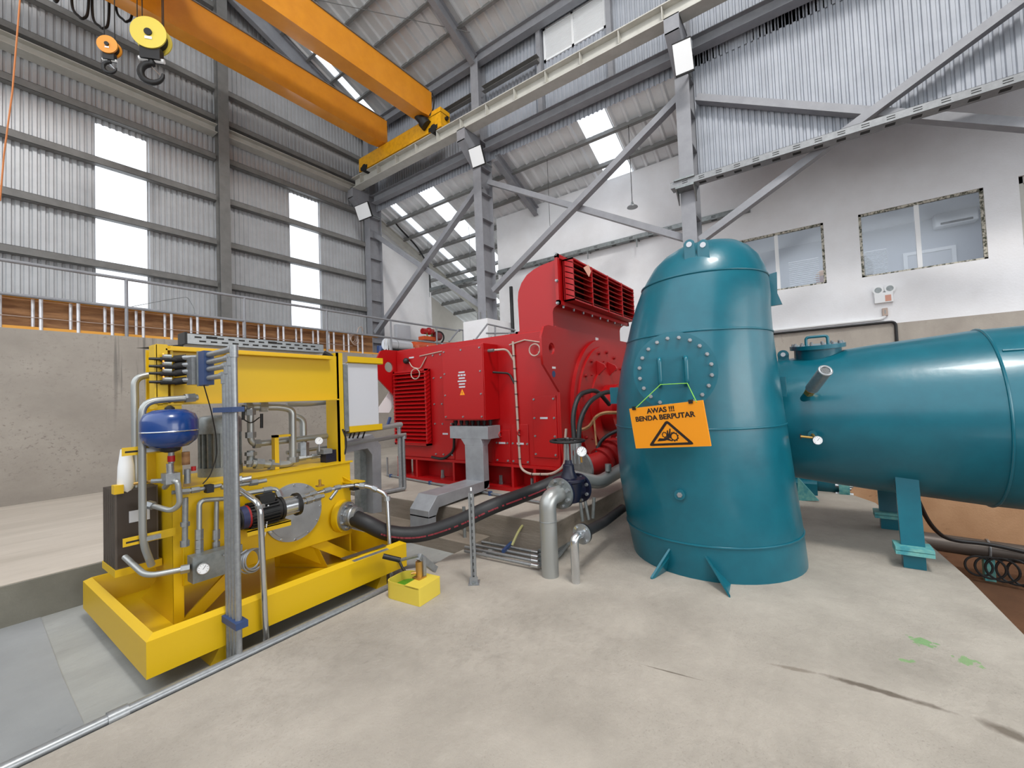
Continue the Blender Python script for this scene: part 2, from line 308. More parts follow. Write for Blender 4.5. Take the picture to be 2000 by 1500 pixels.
M['frp'] = pane_mat('clear_fibreglass_sheet', .04, (.95, .97, 1, 1), .72)
M['glass'] = pane_mat('window_glass', .10, (.86, .89, .93, 1), .97)
# ================================================================ the hall: floors and masonry
XW, YW, YC, XC = 11.1, 9.726, 12.42, 9.0      # rear wall, retaining wall, gable sheeting, crane column line
ZUP = 2.885
zz = lambda p: (p[0], p[1], 0)
pts = [(-5, -1.5), (2.5, -1.04), (3.9, -.95), (4.78, -.9), (5.82, -.79), (7.27, -.56), (7.9, -.22), (8.65, .3), (XW, 1.1), (XW, 2.14), (3.62, 2.14)]
pts += [tuple(at_z(x, y, 0).xy) for x, y in ((1048, 1096), (1012, 1092), (975, 1086), (950, 1089), (905, 1073), (876, 1086), (846, 1104), (792, 1112))]
pts += [(2.45, 2.96), (1.05, 2.95), (-5, 2.93)]
struct('floor', MB().prism([(x, y, -1.6) for x, y in pts], (0, 0, 1.6)), M['slab'])
struct('floor_lower', MB().box((-5, 2.9, -.3), (3.75, 5.4, -.07)).box((2.5, 1.9, -.45), (3.75, 3.2, -.2)), M['floor2'])
struct('floor_ledge', MB().box((-5, 5.2, -.29), (3.6, YW, .25)), M['ledgec'])
struct('floor_kerb', MB().box((-5, 5.17, -.29), (3.0, 5.2, .245)), M['kerbc'])
struct('floor_lower_panel', MB().prism([tuple(at_z(x, y, -.07).xy)+(-.08,) for x, y in ((-120, 1250), (76, 1197), (122, 1322), (166, 1420), (60, 1480), (-200, 1600))], (0, 0, .014)), M['panelc'])
struct('floor_machine_slab', MB().box((3.62, 2.14, -.4), (XW, YW, .3)).box((3.3, 2.95, -.2), (3.63, 5.19, .06)), [M['stepc']])
struct('floor_machine_screed', MB().box((3.625, 2.145, .295), (XW-.01, YW-.005, .305)), M['slab'])
struct('floor_pit', MB().box((-2, -9, -1.9), (XW+.1, 2, -1.6)), M['clay'])
struct('floor_upper', MB().box((-5, YW+.25, 2.6), (17, 14.6, ZUP)), M['floor2'])
struct('wall_left_retaining', MB().box((-5, YW, -.3), (XW+.2, YW+.3, ZUP)), M['wallr'])
# rear wall: cast concrete below, white render above with office windows
struct('wall_rear_base', MB().box((XW, -9, -1.6), (XW+.4, YW+.3, 2.72)), M['wallc'])
struct('wall_rear_pit_light_skin', MB().box((XW-.03, -8.9, -1.6), (XW, 1.1, .55)), M['tan'])  # skin carrying the painted warm light of the pit
W1 = [at_x(1433, 475, XW).y, at_x(1615, 555, XW).y]; W2 = [at_x(1679, 470, XW).y, at_x(1926, 440, XW).y]
zw0, zw1 = at_x(1685, 542, XW).z, at_x(1674, 420, XW).z
ys = [8.3, W1[0]+.02, W1[1]+.02, W2[0], W2[1], at_x(1995, 420, XW).y]
zt = 12.2-.42*XW-.05
mbw = MB()
for a, b in ((8.3, W1[0]), (W1[1], W2[0]), (W2[1], ys[5])): mbw.box((XW, b, 2.72), (XW+.2, a, zt))
for a, b in (W1, W2): mbw.box((XW, b, 2.72), (XW+.2, a, zw0)); mbw.box((XW, b, zw1), (XW+.2, a, zt))
zd = at_x(1995, 343, XW).z
mbw.box((XW, ys[5]-1.1, zd), (XW+.2, ys[5], zt)); mbw.box((XW, -9, 2.72), (XW+.2, ys[5]-1.1, zt)); mbw.box((XW, ys[5]-1.1, 2.72), (XW+.2, ys[5], at_x(1997, 500, XW).z))
struct('wall_rear', mbw, M['white'])
# office behind the windows
struct('wall_office', MB().box((15, -6, ZUP), (15.1, 2.2, 5.7)).box((XW+.2, 2.1, ZUP), (15, 2.2, 5.7)).box((XW+.2, -6.1, ZUP), (15, -6, 5.7)), M['glassroom'])
struct('floor_office', MB().box((XW+.2, -6, ZUP-.1), (15, 2.2, ZUP)), M['floor2'])
struct('ceiling_office', MB().box((XW+.2, -6, 5.7), (15, 2.2, 5.8)), M['white'])
M['tape'] = mat('mottled_sealant', (196, 190, 176), .8, 0, (74, 76, 62), 22, lo=.42, hi=.55)
for i, (a, b) in enumerate((W1, W2)):
    t = thing('window_%d' % (i+1), None, None, (XW, (a+b)/2, zw0)); t['kind'] = 'structure'
    f = MB(); e = .045
    f.box((XW+.02, b, zw0), (XW+.07, b+e, zw1)).box((XW+.02, a-e, zw0), (XW+.07, a, zw1)).box((XW+.02, b, zw0), (XW+.07, a, zw0+e*.7)).box((XW+.02, b, zw1-e), (XW+.07, a, zw1))
    f.build('window_frame', M['tape'], t)
    my = at_x(1518, 510, XW).y if i == 0 else at_x(1794, 460, XW).y
    MB().box((XW+.03, my-.035, zw0), (XW+.08, my+.035, zw1)).build('mullion', M['whitep'], t)
    MB().box((XW+.045, b, zw0), (XW+.051, a, zw1)).build('pane', M['glass'], t)
struct('window_3', MB().box((XW+.05, ys[5]-1.1, zd-.12), (XW+.12, ys[5], zd)).box((XW+.05, ys[5]-.06, 3.9), (XW+.12, ys[5], zd)).box((XW+.08, ys[5]-1.1, 3.9), (XW+.1, ys[5], zd)), M['steell'])
# end wall of the side bay and the deeper bay behind it
xe = at_y(843, 600, YC+.1).x
def annz(X): return 12.2-.42*X
def roofz(X): return 15.0-.42*X
struct('wall_side_bay_end', MB().prism([(9.38, YC+.1, ZUP), (xe, YC+.1, ZUP), (xe, YC+.1, annz(xe)-.3), (9.38, YC+.1, annz(9.38)-.3)], (0, .2, 0)), M['white'])
xd = at_y(936, 610, 14.2).x
struct('wall_side_bay_far', MB().prism([(xe-.2, 14.2, ZUP), (xd, 14.2, ZUP), (xd, 14.2, annz(xd)), (xe-.2, 14.2, annz(xe))], (0, .2, 0)).box((16.5, 8.3, ZUP), (16.7, 13.0, annz(16.6))).box((XW+.2, 8.2, 2.4), (16.5, 8.4, annz(XW))), M['cream'])
# ---------------------------------------------------------------- profiled sheeting
def sheet(mb, o, u, L, up, H, n, pitch=.112, dep=.03, bot=None, rib=.5, mi=0):
    """trapezoidal sheet: runs L along u from o; up gives the flute direction; H(t) height over length t"""
    o, u, up, n = V(o), V(u), V(up), V(n); prof = []; k = int(L/pitch)+1
    for i in range(k):
        for f, d in ((0, 0), (rib*.55, 0), (rib*.55+.12, 1), (.88, 1)):
            t = (i+f)*pitch
            if t <= L: prof.append((t, d*dep))
    prof.append((L, 0)); vs = []; fs = []
    for t, d in prof:
        b = o+u*t+n*d; vs += [b+up*(bot(t) if bot else 0), b+up*H(t)]
    for i in range(len(prof)-1): fs.append((2*i, 2*i+2, 2*i+3, 2*i+1))
    mb.add(vs, fs, mi); return mb
mb = MB(); wx = [(2.20, 3.07, 3.0, 7.86), (6.38, 7.27, 3.0, 7.9)]
gz = lambda x0: (lambda t: roofz(x0+t)-ZUP-.03)
xs0 = -3.0
for x0, x1, z0, z1 in wx:
    sheet(mb, (xs0, YC, ZUP), (1, 0, 0), x0-xs0, (0, 0, 1), gz(xs0), (0, -1, 0))
    sheet(mb, (x0, YC, ZUP), (1, 0, 0), x1-x0, (0, 0, 1), lambda t: z0-ZUP, (0, -1, 0))
    sheet(mb, (x0, YC, z1), (1, 0, 0), x1-x0, (0, 0, 1), (lambda a, c: (lambda t: roofz(a+t)-c-.03))(x0, z1), (0, -1, 0)); xs0 = x1
sheet(mb, (xs0, YC, ZUP), (1, 0, 0), 9.4-xs0, (0, 0, 1), gz(xs0), (0, -1, 0))
struct('wall_left', mb, M['sheet'])
for i, (x0, x1, z0, z1) in enumerate(wx):
    struct('window_%d' % (4+i), sheet(MB(), (x0, YC, z0), (1, 0, 0), x1-x0, (0, 0, 1), lambda t: z1-z0, (0, -1, 0)), M['frp'])
# right wall sheeting over the side bay: clerestory band with a louvred vent, and the low band of the near bay
XS = 9.28; lv = [at_x(1062, 60, XS).y, at_x(1186, 60, XS).y, at_x(1068, 122, XS).z, at_x(1062, 62, XS).z+.02]
mb = MB()
zc0, zc1 = 8.2, roofz(XS)
for a, b in ((YC, lv[0]), (lv[1], -5)): sheet(mb, (XS, a, zc0), (0, -1, 0), a-b, (0, 0, 1), lambda t: zc1-zc0, (-1, 0, 0))
sheet(mb, (XS, lv[0], zc0), (0, -1, 0), lv[0]-lv[1], (0, 0, 1), lambda t: lv[2]-zc0, (-1, 0, 0)); sheet(mb, (XS, lv[0], lv[3]), (0, -1, 0), lv[0]-lv[1], (0, 0, 1), lambda t: zc1-lv[3], (-1, 0, 0))
zb = at_x(1383, 345, XS).z
sheet(mb, (XS, 1.72, zb), (0, -1, 0), 6.5, (0, 0, 1), lambda t: 8.5-zb, (-1, 0, 0), pitch=.105)
struct('wall_right_sheeting', mb, M['sheetb'])
lt = thing('window_6', None, None, (XS, (lv[0]+lv[1])/2, lv[2])); lt['kind'] = 'structure'
mb = MB(); ym = at_x(1121, 90, XS).y
for a, b in ((lv[0], lv[0]-.06), (lv[1]+.06, lv[1]), (ym+.03, ym-.03)): mb.box((XS-.05, b, lv[2]), (XS+.05, a, lv[3]))
mb.box((XS-.05, lv[1], lv[2]), (XS+.05, lv[0], lv[2]+.05)).box((XS-.05, lv[1], lv[3]-.05), (XS+.05, lv[0], lv[3])); mb.build('window_frame', M['whitep'], lt)
mb = MB(); k = 22
for i in range(k):
    z = lv[2]+.05+(lv[3]-lv[2]-.1)*(i+.5)/k; mb.hexa([(XS-.035, lv[1], z+.034), (XS-.035, lv[1], z+.026), (XS-.035, lv[0], z+.026), (XS-.035, lv[0], z+.034), (XS+.035, lv[1], z-.022), (XS+.035, lv[1], z-.030), (XS+.035, lv[0], z-.030), (XS+.035, lv[0], z-.022)])
mb.build('louver', M['whitep'], lt)
MB().box((XS+.045, lv[1], lv[2]), (XS+.05, lv[0], lv[3])).build('pane', M['frp'], lt)
# ---------------------------------------------------------------- roofs with translucent strips
sl = V((1, 0, -.42)).normalized(); nr = V((-.42, 0, -1)).normalized(); Ls = lambda a, b: (b-a)*sqrt(1+.42**2)
def roof_strips(name, x0, x1, zf, cuts, y0, y1):
    mb = MB(); sk = []; y = y0
    for a, b in cuts+[(y1, None)]:
        if a > y: sheet(mb, (x0, y, zf(x0)), (0, 1, 0), a-y, sl, lambda t: Ls(x0, x1), nr, pitch=.31, dep=.05, rib=1.1)
        if b: sk.append((a, b)); y = b
    o = struct(name, mb, M['roof'])
    for a, b in sk:
        s = struct('ceiling_skylight', sheet(MB(), (x0, a, zf(x0)), (0, 1, 0), b-a, sl, lambda t: Ls(x0, x1), nr, pitch=.31, dep=.05, rib=1.1), M['frp'])
def on_roof(x, y, c):
    d = ray(x, y); return CAMPOS+d*((c-EYE)/(d.z+.42*d.x))
mr = on_roof(713, 208, 14.85).y
roof_strips('ceiling', -3.0, 9.42, roofz, [(mr-.02, mr+.22)], -5.0, YC+.05)
roof_strips('ceiling_side_bay', 9.31, 16.7, annz, [(3.70, 4.41), (9.41, 10.09), (11.2, 11.48)], -5.0, 14.4)
# unseen rest of the hall: the wall behind the camera's left shoulder
struct('wall_near_unseen', MB().box((-3.2, -5, -.3), (-3.0, 12.5, 2.6)), M['sheet'])  # unseen wall, kept low so sky light reaches the roof
struct('floor_unseen_dark_ground', MB().box((-5.2, -60, -2.0), (40, -9, -.1)), M['clay'])  # unseen ground outside, kept dark to limit bounce under the penstock
struct('floor_bounce_side', MB().box((-60, -60, -2), (-5.2, 60, -.1)), M['bounce_ground'])  # unseen ground made pale to bounce light up to the roof
struct('wall_front_light_block', MB().box((-3.2, -5.2, 4.0), (9.4, -5.0, 16)), M['blockerd'])  # unseen upper wall added to keep light off the girder sides

# ================================================================ steel frame
FL = {'a': 'beside the corner of the corrugated wall', 'b': 'behind the red generator', 'c': 'behind the turquoise vessel'}
def column(y, label, ztop, corb=True):
    t = thing('steel_column', label, 'column', (XC, y, ZUP))
    MB().ibeam((XC+.1, y, ZUP+.0), (XC+.1, y, 8.66), .5, .27, .02, .014, up=(1, 0, 0)).ibeam((XC+.05, y, 8.66), (XC+.05, y, ztop), .34, .26, .02, .014, up=(1, 0, 0)).build('shaft', M['steel'], t)
    st = MB()
    for k in range(8):
        z = ZUP+.7+k*.72
        st.box((XC-.13, y-.125, z), (XC+.33, y+.125, z+.014))
    st.build('stiffener', M['steel'], t)
    if corb:
        mb = MB()
        for k in (-1, 1): mb.prism([(XC-.14, y+k*.13, 7.85), (XC-.74, y+k*.13, 8.35), (XC-.74, y+k*.13, 8.64), (XC-.14, y+k*.13, 8.64)], (0, -k*.016, 0))
        mb.hexa([(XC-.14, y-.13, 7.83), (XC-.14, y-.13, 7.85), (XC-.14, y+.13, 7.85), (XC-.14, y+.13, 7.83), (XC-.76, y-.13, 8.33), (XC-.76, y-.13, 8.36), (XC-.76, y+.13, 8.36), (XC-.76, y+.13, 8.33)])
        mb.box((XC-.76, y-.14, 8.33), (XC-.74, y+.14, 8.66)).box((XC-.76, y-.14, 8.64), (XC-.1, y+.14, 8.66)); mb.build('crane_bracket', M['steel'], t)
    return t
Y2, Y3, Y4 = 12.12, 7.22, 1.86
column(Y2, 'grey steel column at the corner of the corrugated wall', roofz(9)-.3)
c3 = column(Y3, 'grey steel column on a white plinth behind the red generator', roofz(9)-.3)
column(Y4, 'grey steel column rising behind the turquoise vessel', roofz(9)-.3)
column(-3.4, 'grey steel column at the end of the steep right brace', roofz(9)-.3)
mb = MB()
for i, (dx, dy) in enumerate(((-.2, -.2), (-.2, .02), (-.1, .2), (.3, -.2), (.35, .2))): mb.cyl((XC+dx, Y3+dy, 3.62), (XC+dx, Y3+dy, 3.9), .016, .012, 8)
mb.build('anchor_bolt', M['steeld'], c3)
tag(MB().box((XC-.45, Y3-.42, ZUP), (XC+.65, Y3+.42, 3.64)).build('column_plinth', M['white']), 'white plinth under the steel column behind the generator', 'plinth')
t = thing('steel_column', 'dark grey steel column standing against the corrugated wall between skylights', 'column', (4.55, 12.18, ZUP))
MB().ibeam((4.55, 12.18, ZUP), (4.55, 12.18, roofz(4.55)-.4), .26, .24, .016, .014, up=(0, 1, 0)).build('shaft', M['steeld'], t)
MB().box((4.44, 12.04, 3.25), (4.66, 12.3, 3.27)).box((4.44, 12.04, 3.5), (4.66, 12.3, 3.52)).build('stiffener', M['steeld'], t)
# girts of the corrugated wall: one per bay and height
def girt(x0, x1, zl, h, dp, lab, m='steeld'):
    mb = MB().chan((x0, 12.38-dp, zl+h/2), (x1, 12.38-dp, zl+h/2), h, dp, .006, side=-1)
    tag(mb.build('wall_girt', M[m]), lab, 'girt')
GN = ['lowest', 'second lowest', 'third lowest', 'fourth lowest']
for k, z in enumerate((4.66, 5.75, 6.90, 7.97)):
    girt(-2.9, 4.42, z, .15, .16, '%s grey girt across the corrugated wall left of its column' % GN[k])
    girt(4.68, 8.84, z, .15, .16, '%s grey girt across the corrugated wall right of its column' % GN[k])
for k, z in enumerate((9.0, 9.82, 10.9, 12.0)):
    nm = ['girt just above the wide wind beam', 'girt at the height of the crane girders', 'girt above the crane girders', 'topmost girt below the roof'][k]
    girt(-2.9, 4.42, z, .14, .16, 'grey wall %s, left of the column' % nm)
    if z < 10.9: girt(4.68, 8.84, z, .14, .16, 'grey wall %s, right of the column' % nm)
for x0, x1, s in ((-2.9, 4.42, 'left'), (4.68, 8.84, 'right')):
    mb = MB().ibeam((x0, 12.24, 8.73), (x1, 12.24, 8.73), .22, .3, .014, .012)
    tag(mb.build('wind_beam', M['steell']), 'wide grey wind beam on the corrugated wall, %s of the column' % s, 'beam')
# eave struts, clerestory girt, top beam on the right side
def ybeam(name, lab, x, z, y0, y1, h, wd, m='steel', cat='beam', up=(0, 0, 1)):
    tag(MB().ibeam((x, y0, z), (x, y1, z), h, wd, .014, .012, up).build(name, M[m]), lab, cat)
for a, b, s in ((Y3+.2, Y2-.2, 'between the corner column and the generator column'), (Y4+.2, Y3-.2, 'between the generator column and the vessel column'), (-4.8, Y4-.2, 'right of the vessel column')):
    ybeam('eave_strut', 'grey steel eave strut under the clerestory sheeting, '+s, 9.02, 8.47, a, b, .26, .22)
tag(MB().ibeam((9.0, -4.8, 10.98), (9.0, 12.2, 10.98), .3, .2).build('eave_beam', M['steel']), 'grey steel beam along the top of the clerestory sheeting', 'beam')
for a, b, s in ((Y3+.2, Y2-.2, 'behind the yellow end carriage'), (lv[0]+.05, Y3-.2, 'left of the white louvred vent')):
    tag(MB().chan((9.08, b, 10.05), (9.08, a, 10.05), .14, .14, .006, side=1).build('clerestory_girt', M['steeld']), 'grey girt on the clerestory sheeting '+s, 'girt')
for y, s in ((lv[0]+.09, 'left'), (lv[1]-.1, 'right')): tag(MB().box((9.1, y-.06, 8.6), (9.24, y+.06, 11)).build('vent_jamb', M['steel']), 'grey steel jamb on the %s side of the white louvred vent' % s, 'jamb')
# crane runway
t = thing('runway_beam', 'light grey crane runway girder with web stiffeners under the crane', 'crane beam', (8.4, 4, 8.66))
mb = MB().ibeam((8.4, -4.8, 8.81), (8.4, 12.05, 8.81), .34, .3, .022, .014); mb.build('girder', M['steell'], t)
first = None
for k in range(19):
    y = 11.6-k*.87
    if first is None: first = MB().box((8.26, y-.008, 8.685), (8.54, y+.008, 8.95)).build('stiffener', M['steell'], t); y0 = y
    else: copy_at(first, (0, y-y0, 0), t)
MB().box((8.37, -4.8, 8.97), (8.43, 12.0, 9.01)).build('rail', M['steeld'], t)
# roof purlins and rafters
def xat(r, a): return a/(r+.42)
for k, x in enumerate((8.25, 7.52, 6.8, 6.05, 5.3, 4.5)):
    z = roofz(x)-.09
    tag(MB().chan((x, -4.8, z), (x, 12.3, z), .15, .07, .006, up=(.42, 0, 1)).build('roof_purlin', M['steeld']), 'dark purlin under the high roof, %s up from the eave' % ['first', 'second', 'third', 'fourth', 'fifth', 'sixth'][k], 'purlin')
for k, x in enumerate((9.8, 10.57, 11.33, 12.07, 12.78, 13.5, 14.3, 15.1)):
    z = annz(x)-.1; y0 = -4.8 if x < 11 else 8.45
    tag(MB().chan((x, y0, z), (x, 14.1, z), .14, .07, .006, up=(.42, 0, 1)).build('roof_purlin', M['steeld']), 'grey purlin under the low side roof, %s down from the eave strut' % ['first', 'second', 'third', 'fourth', 'fifth', 'sixth', 'seventh', 'eighth'][k], 'purlin')
def rafter(y, x0, x1, zf, h, lab, m='steel', wd=.16, off=.16):
    p0, p1 = V((x0, y, zf(x0)-off-h/2)), V((x1, y, zf(x1)-off-h/2))
    tag(MB().ibeam(p0, p1, h, wd, .014, .012).build('roof_rafter', M[m]), lab, 'rafter')
rafter(Y3, -2.9, 8.9, roofz, .34, 'grey rafter of the high roof above the generator column')
rafter(12.05, -2.9, 8.9, roofz, .5, 'grey rafter of the high roof against the gable wall')
rafter(Y4, -2.9, 8.9, roofz, .34, 'grey rafter of the high roof above the vessel column')
rafter(6.72, 9.1, XW, annz, .26, 'grey rafter of the low side roof beside the generator column')
rafter(12.3, 9.1, 16.4, annz, .26, 'light grey rafter of the low side roof along the end wall', 'steell')
# rod bracing under the high roof
def rod(p, q, lab): tag(MB().tube([on_roof(*p, 14.75), on_roof(*q, 14.75)], .009, 6).build('bracing_rod', M['steeld']), lab, 'rod')
rod((622, 0), (918, 63), 'thin bracing rod under the high roof, running towards the column head')
# diagonal braces in the column line
def brace(p, q, s, lab, x=XC, h=.17):
    a, b = at_x(*p, x), at_x(*q, x)
    tag(MB().bar(a, b, .13, h, up=(1, 0, 0)).build('diagonal_brace', M['steel']), lab, 'brace')
brace((735, 650), (938, 362), 1, 'grey diagonal brace rising from the corner column to the generator column', 8.98)
brace((722, 452), (950, 604), 1, 'grey diagonal brace falling from the corner column to the generator column', 9.17)
brace((965, 568), (1328, 190), 1, 'grey diagonal brace rising from the generator column to the vessel column', 8.98)
brace((955, 356), (1352, 470), 1, 'grey diagonal brace falling from the generator column to the vessel column', 9.17)
brace((1368, 470), (2012, -10), 1, 'grey diagonal brace rising to the right from the vessel column', 8.98)
brace((1362, 193), (2012, 246), 1, 'grey diagonal brace falling to the right from the vessel column', 9.12)
# ================================================================ red generator
GX, GY0, GY1, GZ = 4.62, 2.57, 5.66, 2.40
g = thing('generator', 'large red generator with louvred hood on the concrete machine slab', 'generator', (5.8, 4.1, .305))
MB().box((GX, GY0+.03, .66), (6.98, GY1-.03, GZ)).build('casing', M['red'], g, .012)
# end plates with lifting ears
def endplate(y, dy):
    P = [(4.66, .64), (4.62, 1.0), (4.615, 1.60), (4.25, 1.93), (4.232, 2.05), (4.232, 2.26), (4.30, 2.38), (4.40, 2.41), (7.0, 2.42), (7.0, .64)]
    hole = []; mb = MB(); c = (4.46, 2.13); N = 16; R = .07 if dy < 0 else .085
    # ear with a round hole: a quad ring around the hole, then the rest of the plate
    outer = [(4.25, 1.93), (4.232, 2.05), (4.232, 2.26), (4.30, 2.38), (4.40, 2.41), (4.7, 2.41), (4.7, 1.6), (4.615, 1.6)]
    def ray_out(a):
        best = 9
        for i in range(len(outer)):
            (x1, z1), (x2, z2) = outer[i], outer[(i+1) % len(outer)]; dx, dz = cos(a), sin(a); ex, ez = x2-x1, z2-z1; den = dx*ez-dz*ex
            if abs(den) < 1e-9: continue
            t = ((x1-c[0])*ez-(z1-c[1])*ex)/den; s = ((x1-c[0])*dz-(z1-c[1])*dx)/den
            if t > 0 and -1e-6 <= s <= 1+1e-6: best = min(best, t)
        return (c[0]+best*cos(a), c[1]+best*sin(a))
    angs = sorted([2*pi*i/N for i in range(N)]+[atan2(z-c[1], x-c[0]) % (2*pi) for x, z in outer]); n = len(angs)
    for yy, fl in ((y, 0), (y+dy, 1)):
        vs = [(c[0]+R*cos(a), yy, c[1]+R*sin(a)) for a in angs]+[(ray_out(a)[0], yy, ray_out(a)[1]) for a in angs]
        mb.add(vs, [(i, (i+1) % n, (i+1) % n+n, i+n) for i in range(n)])
    vs = [(c[0]+R*cos(a), yy, c[1]+R*sin(a)) for yy in (y, y+dy) for a in angs]; mb.add(vs, [(i, (i+1) % n, (i+1) % n+n, i+n) for i in range(n)])
    vs = [(ray_out(a)[0], yy, ray_out(a)[1]) for yy in (y, y+dy) for a in angs]; mb.add(vs, [(i, (i+1) % n, (i+1) % n+n, i+n) for i in range(n)])
    mb.prism([(4.7, y, 2.41), (7.0, y, 2.42), (7.0, y, .64), (4.66, y, .64), (4.62, y, 1.0), (4.615, y, 1.6), (4.7, y, 1.6)], (0, dy, 0))
    return mb
endplate(GY0+.03, -.03).build('end_plate', M['red'], g); endplate(GY1-.03, .03).build('end_plate', M['red'], g)
# base frame: rails, ribs, recessed web
mb = MB().box((GX-.03, GY0+.02, .305), (7.0, GY1, .36)).box((GX-.02, GY0+.02, .63), (7.0, GY1, .665)).box((GX+.22, GY0+.1, .36), (6.8, GY1-.1, .63))
mb.build('base_frame', M['red'], g)
fr = None
for i, y in enumerate((5.64, 5.2, 4.40, 3.95, 3.33, 2.98, 2.6)):
    if fr is None: fr = MB().box((GX-.02, y-.018, .36), (GX+.24, y+.018, .63)).build('base_rib', M['red'], g); y0 = y
    else: copy_at(fr, (0, y-y0, 0), g)
bolts(g, [(GX+.1, y, .36) for y in (4.75, 3.62, 3.1)], (0, 0, 1), M['galvd'], .025, .12, 'foundation_bolt')
# louvred air inlet
ly0, ly1, lz0, lz1 = 4.84, 5.60, .87, 2.05
mb = MB().box((GX-.11, ly0, lz0), (GX, ly0+.03, lz1)).box((GX-.11, ly1-.03, lz0), (GX, ly1, lz1)).box((GX-.11, ly0, lz1-.03), (GX, ly1, lz1)).box((GX-.11, ly0, lz0), (GX, ly1, lz0+.03)).box((GX-.02, ly0, lz0), (GX-.005, ly1, lz1))
li = mb.build('air_inlet', M['red'], g)
mb = MB()
for k in range(19):
    z = lz0+.05+k*.0605; mb.hexa([(GX-.125, ly0-.01, z-.012), (GX-.118, ly0-.01, z-.02), (GX-.118, ly1, z-.02), (GX-.125, ly1, z-.012), (GX-.03, ly0-.01, z+.045), (GX-.024, ly0-.01, z+.036), (GX-.024, ly1, z+.036), (GX-.03, ly1, z+.045)])
mb.build('louver', M['red'], li)
MB().box((GX-.012, 4.38, .68), (GX, 5.62, 2.32)).build('side_panel', M['red'], g, .004)
# terminal box
D = .31; tb = MB().box((GX-D, 3.52, 1.27), (GX, 4.27, 2.29)).build('terminal_box', M['red'], g, .006)
MB().box((GX-D-.012, 3.53, 1.285), (GX-D, 4.26, 2.275)).build('lid', M['red'], tb, .004)
bolts(tb, [(GX-D-.012, y, z) for y in (3.57, 4.22) for z in (1.32, 1.62, 1.92, 2.23)]+[(GX-D-.012, 3.9, 2.23), (GX-D-.012, 3.9, 1.32)], (-1, 0, 0), M['galv'], .011, .014)
mb = MB()
for i, (z, w_) in enumerate(((1.925, .11), (1.885, .15), (1.845, .11), (1.805, .15), (1.765, .11), (1.725, .11))):
    if i == 1:
        for k in (-1, 0, 1): mb.box((GX-D-.016, 3.9+k*.05-.018, z-.012), (GX-D-.012, 3.9+k*.05+.018, z+.012))
    else: mb.box((GX-D-.016, 3.9-w_/2, z-.010), (GX-D-.012, 3.9+w_/2, z+.010))
mb.build('rating_label', M['greyp'], tb)
yy = GX-D-.016
wl = MB().prism([(yy, 3.945, 1.615), (yy, 3.855, 1.615), (yy, 3.90, 1.695)], (.004, 0, 0)).build('warning_label', M['sign'], tb)
MB().prism([(yy-.001, 3.904, 1.665), (yy-.001, 3.892, 1.648), (yy-.001, 3.90, 1.646), (yy-.001, 3.892, 1.625), (yy-.001, 3.908, 1.65), (yy-.001, 3.898, 1.652)], (.001, 0, 0)).build('bolt_symbol', M['ink'], wl)
fg = None
for k in range(7):
    y = 3.56+k*.105
    if fg is None: fg = MB().cyl((GX-.16, y, 1.27), (GX-.16, y, 1.215), .026, None, 10).cyl((GX-.16, y, 1.23), (GX-.16, y, 1.19), .018, None, 10).build('cable_gland', M['black'], tb); y0 = y
    else: copy_at(fg, (0, y-y0, 0), tb)
MB().tube([(GX-.2, 3.52, 2.19), (GX-.2, 3.43, 2.19)], .022, 8).build('side_gland', M['galvd'], tb)
# side covers, sensors, cable runs
MB().box((GX-.015, 2.63, .78), (GX, 2.98, 1.56)).build('inspection_cover', M['red'], g, .004)
MB().box((GX-.012, 3.06, .68), (GX, 3.33, 1.20)).build('inspection_cover', M['red'], g, .004)
MB().box((GX-.012, 3.36, .68), (GX, 3.62, 1.12)).build('inspection_cover', M['red'], g, .004)
for y, z in ((3.19, 1.09), (3.5, 1.06)): MB().torus((GX-.03, y, z), (0, 1, 0), .035, .009, 14, 6).build('cover_handle', M['red'], g)
bolts(g, [(GX-.015, y, z) for y in (2.66, 2.95) for z in (.82, 1.05, 1.28, 1.52)]+[(GX-.012, y, z) for y in (3.08, 3.31, 3.4, 3.58) for z in (.71, .945)]+[(GX-.013, y, z) for y in (4.42, 4.6, 4.76) for z in (.74, 1.2, 1.5, 1.9, 2.25)], (-1, 0, 0), M['galv'], .012, .014)
mb = MB()
for y, z in ((2.81, 1.28), (3.19, .945), (3.49, .945), (4.55, 1.05), (5.25, 2.26)): mb.box((GX-.018, y-.055, z-.012), (GX-.011, y+.055, z+.012))
mb.build('rating_label', M['greyp'], g)
for y, z in ((2.72, 2.19), (5.33, 2.21)):
    s = MB().sphere((GX-.06, y, z), .05, 12).cyl((GX-.06, y, z), (GX, y, z-.02), .02, None, 8).build('temperature_sensor', M['black'], g)
X_ = GX-.02
cb = [MB() for _ in range(5)]
cb[0].tube([(X_, 5.05, 2.265), (X_, 4.5, 2.30), (X_, 4.28, 2.31)], .009, 6).tube([(X_, 5.30, 2.19), (X_-.03, 5.2, 2.1), (X_-.02, 5.03, 2.06), (X_, 4.9, 2.24)], .009, 6, .05).torus((X_-.12, 5.03, 1.98), (1, .2, 0), .08, .008, 20, 6)
cb[1].tube([(X_, 3.3, 2.26), (X_, 3.05, 2.30), (X_, 2.80, 2.24)], .010, 6).torus((X_-.04, 2.88, 2.15), (1, .1, 0), .075, .009, 20, 6).tube([(X_, 2.76, 2.2), (X_-.03, 2.75, 2.1), (X_, 2.85, 2.12)], .009, 6, .04)
cb[2].tube([(GX-.2, 3.42, 2.19), (X_-.06, 3.3, 2.2), (X_, 3.24, 2.05)], .014, 8, .06)
cb[3].tube([(X_, 3.24, 2.3), (X_, 3.22, 1.5), (X_, 3.20, .62), (X_-.02, 3.05, .56), (X_-.03, 2.7, .585), (X_-.03, 2.52, .7), (X_-.03, 2.5, 1.0), (X_-.03, 2.48, 1.15)], .016, 8, .09)
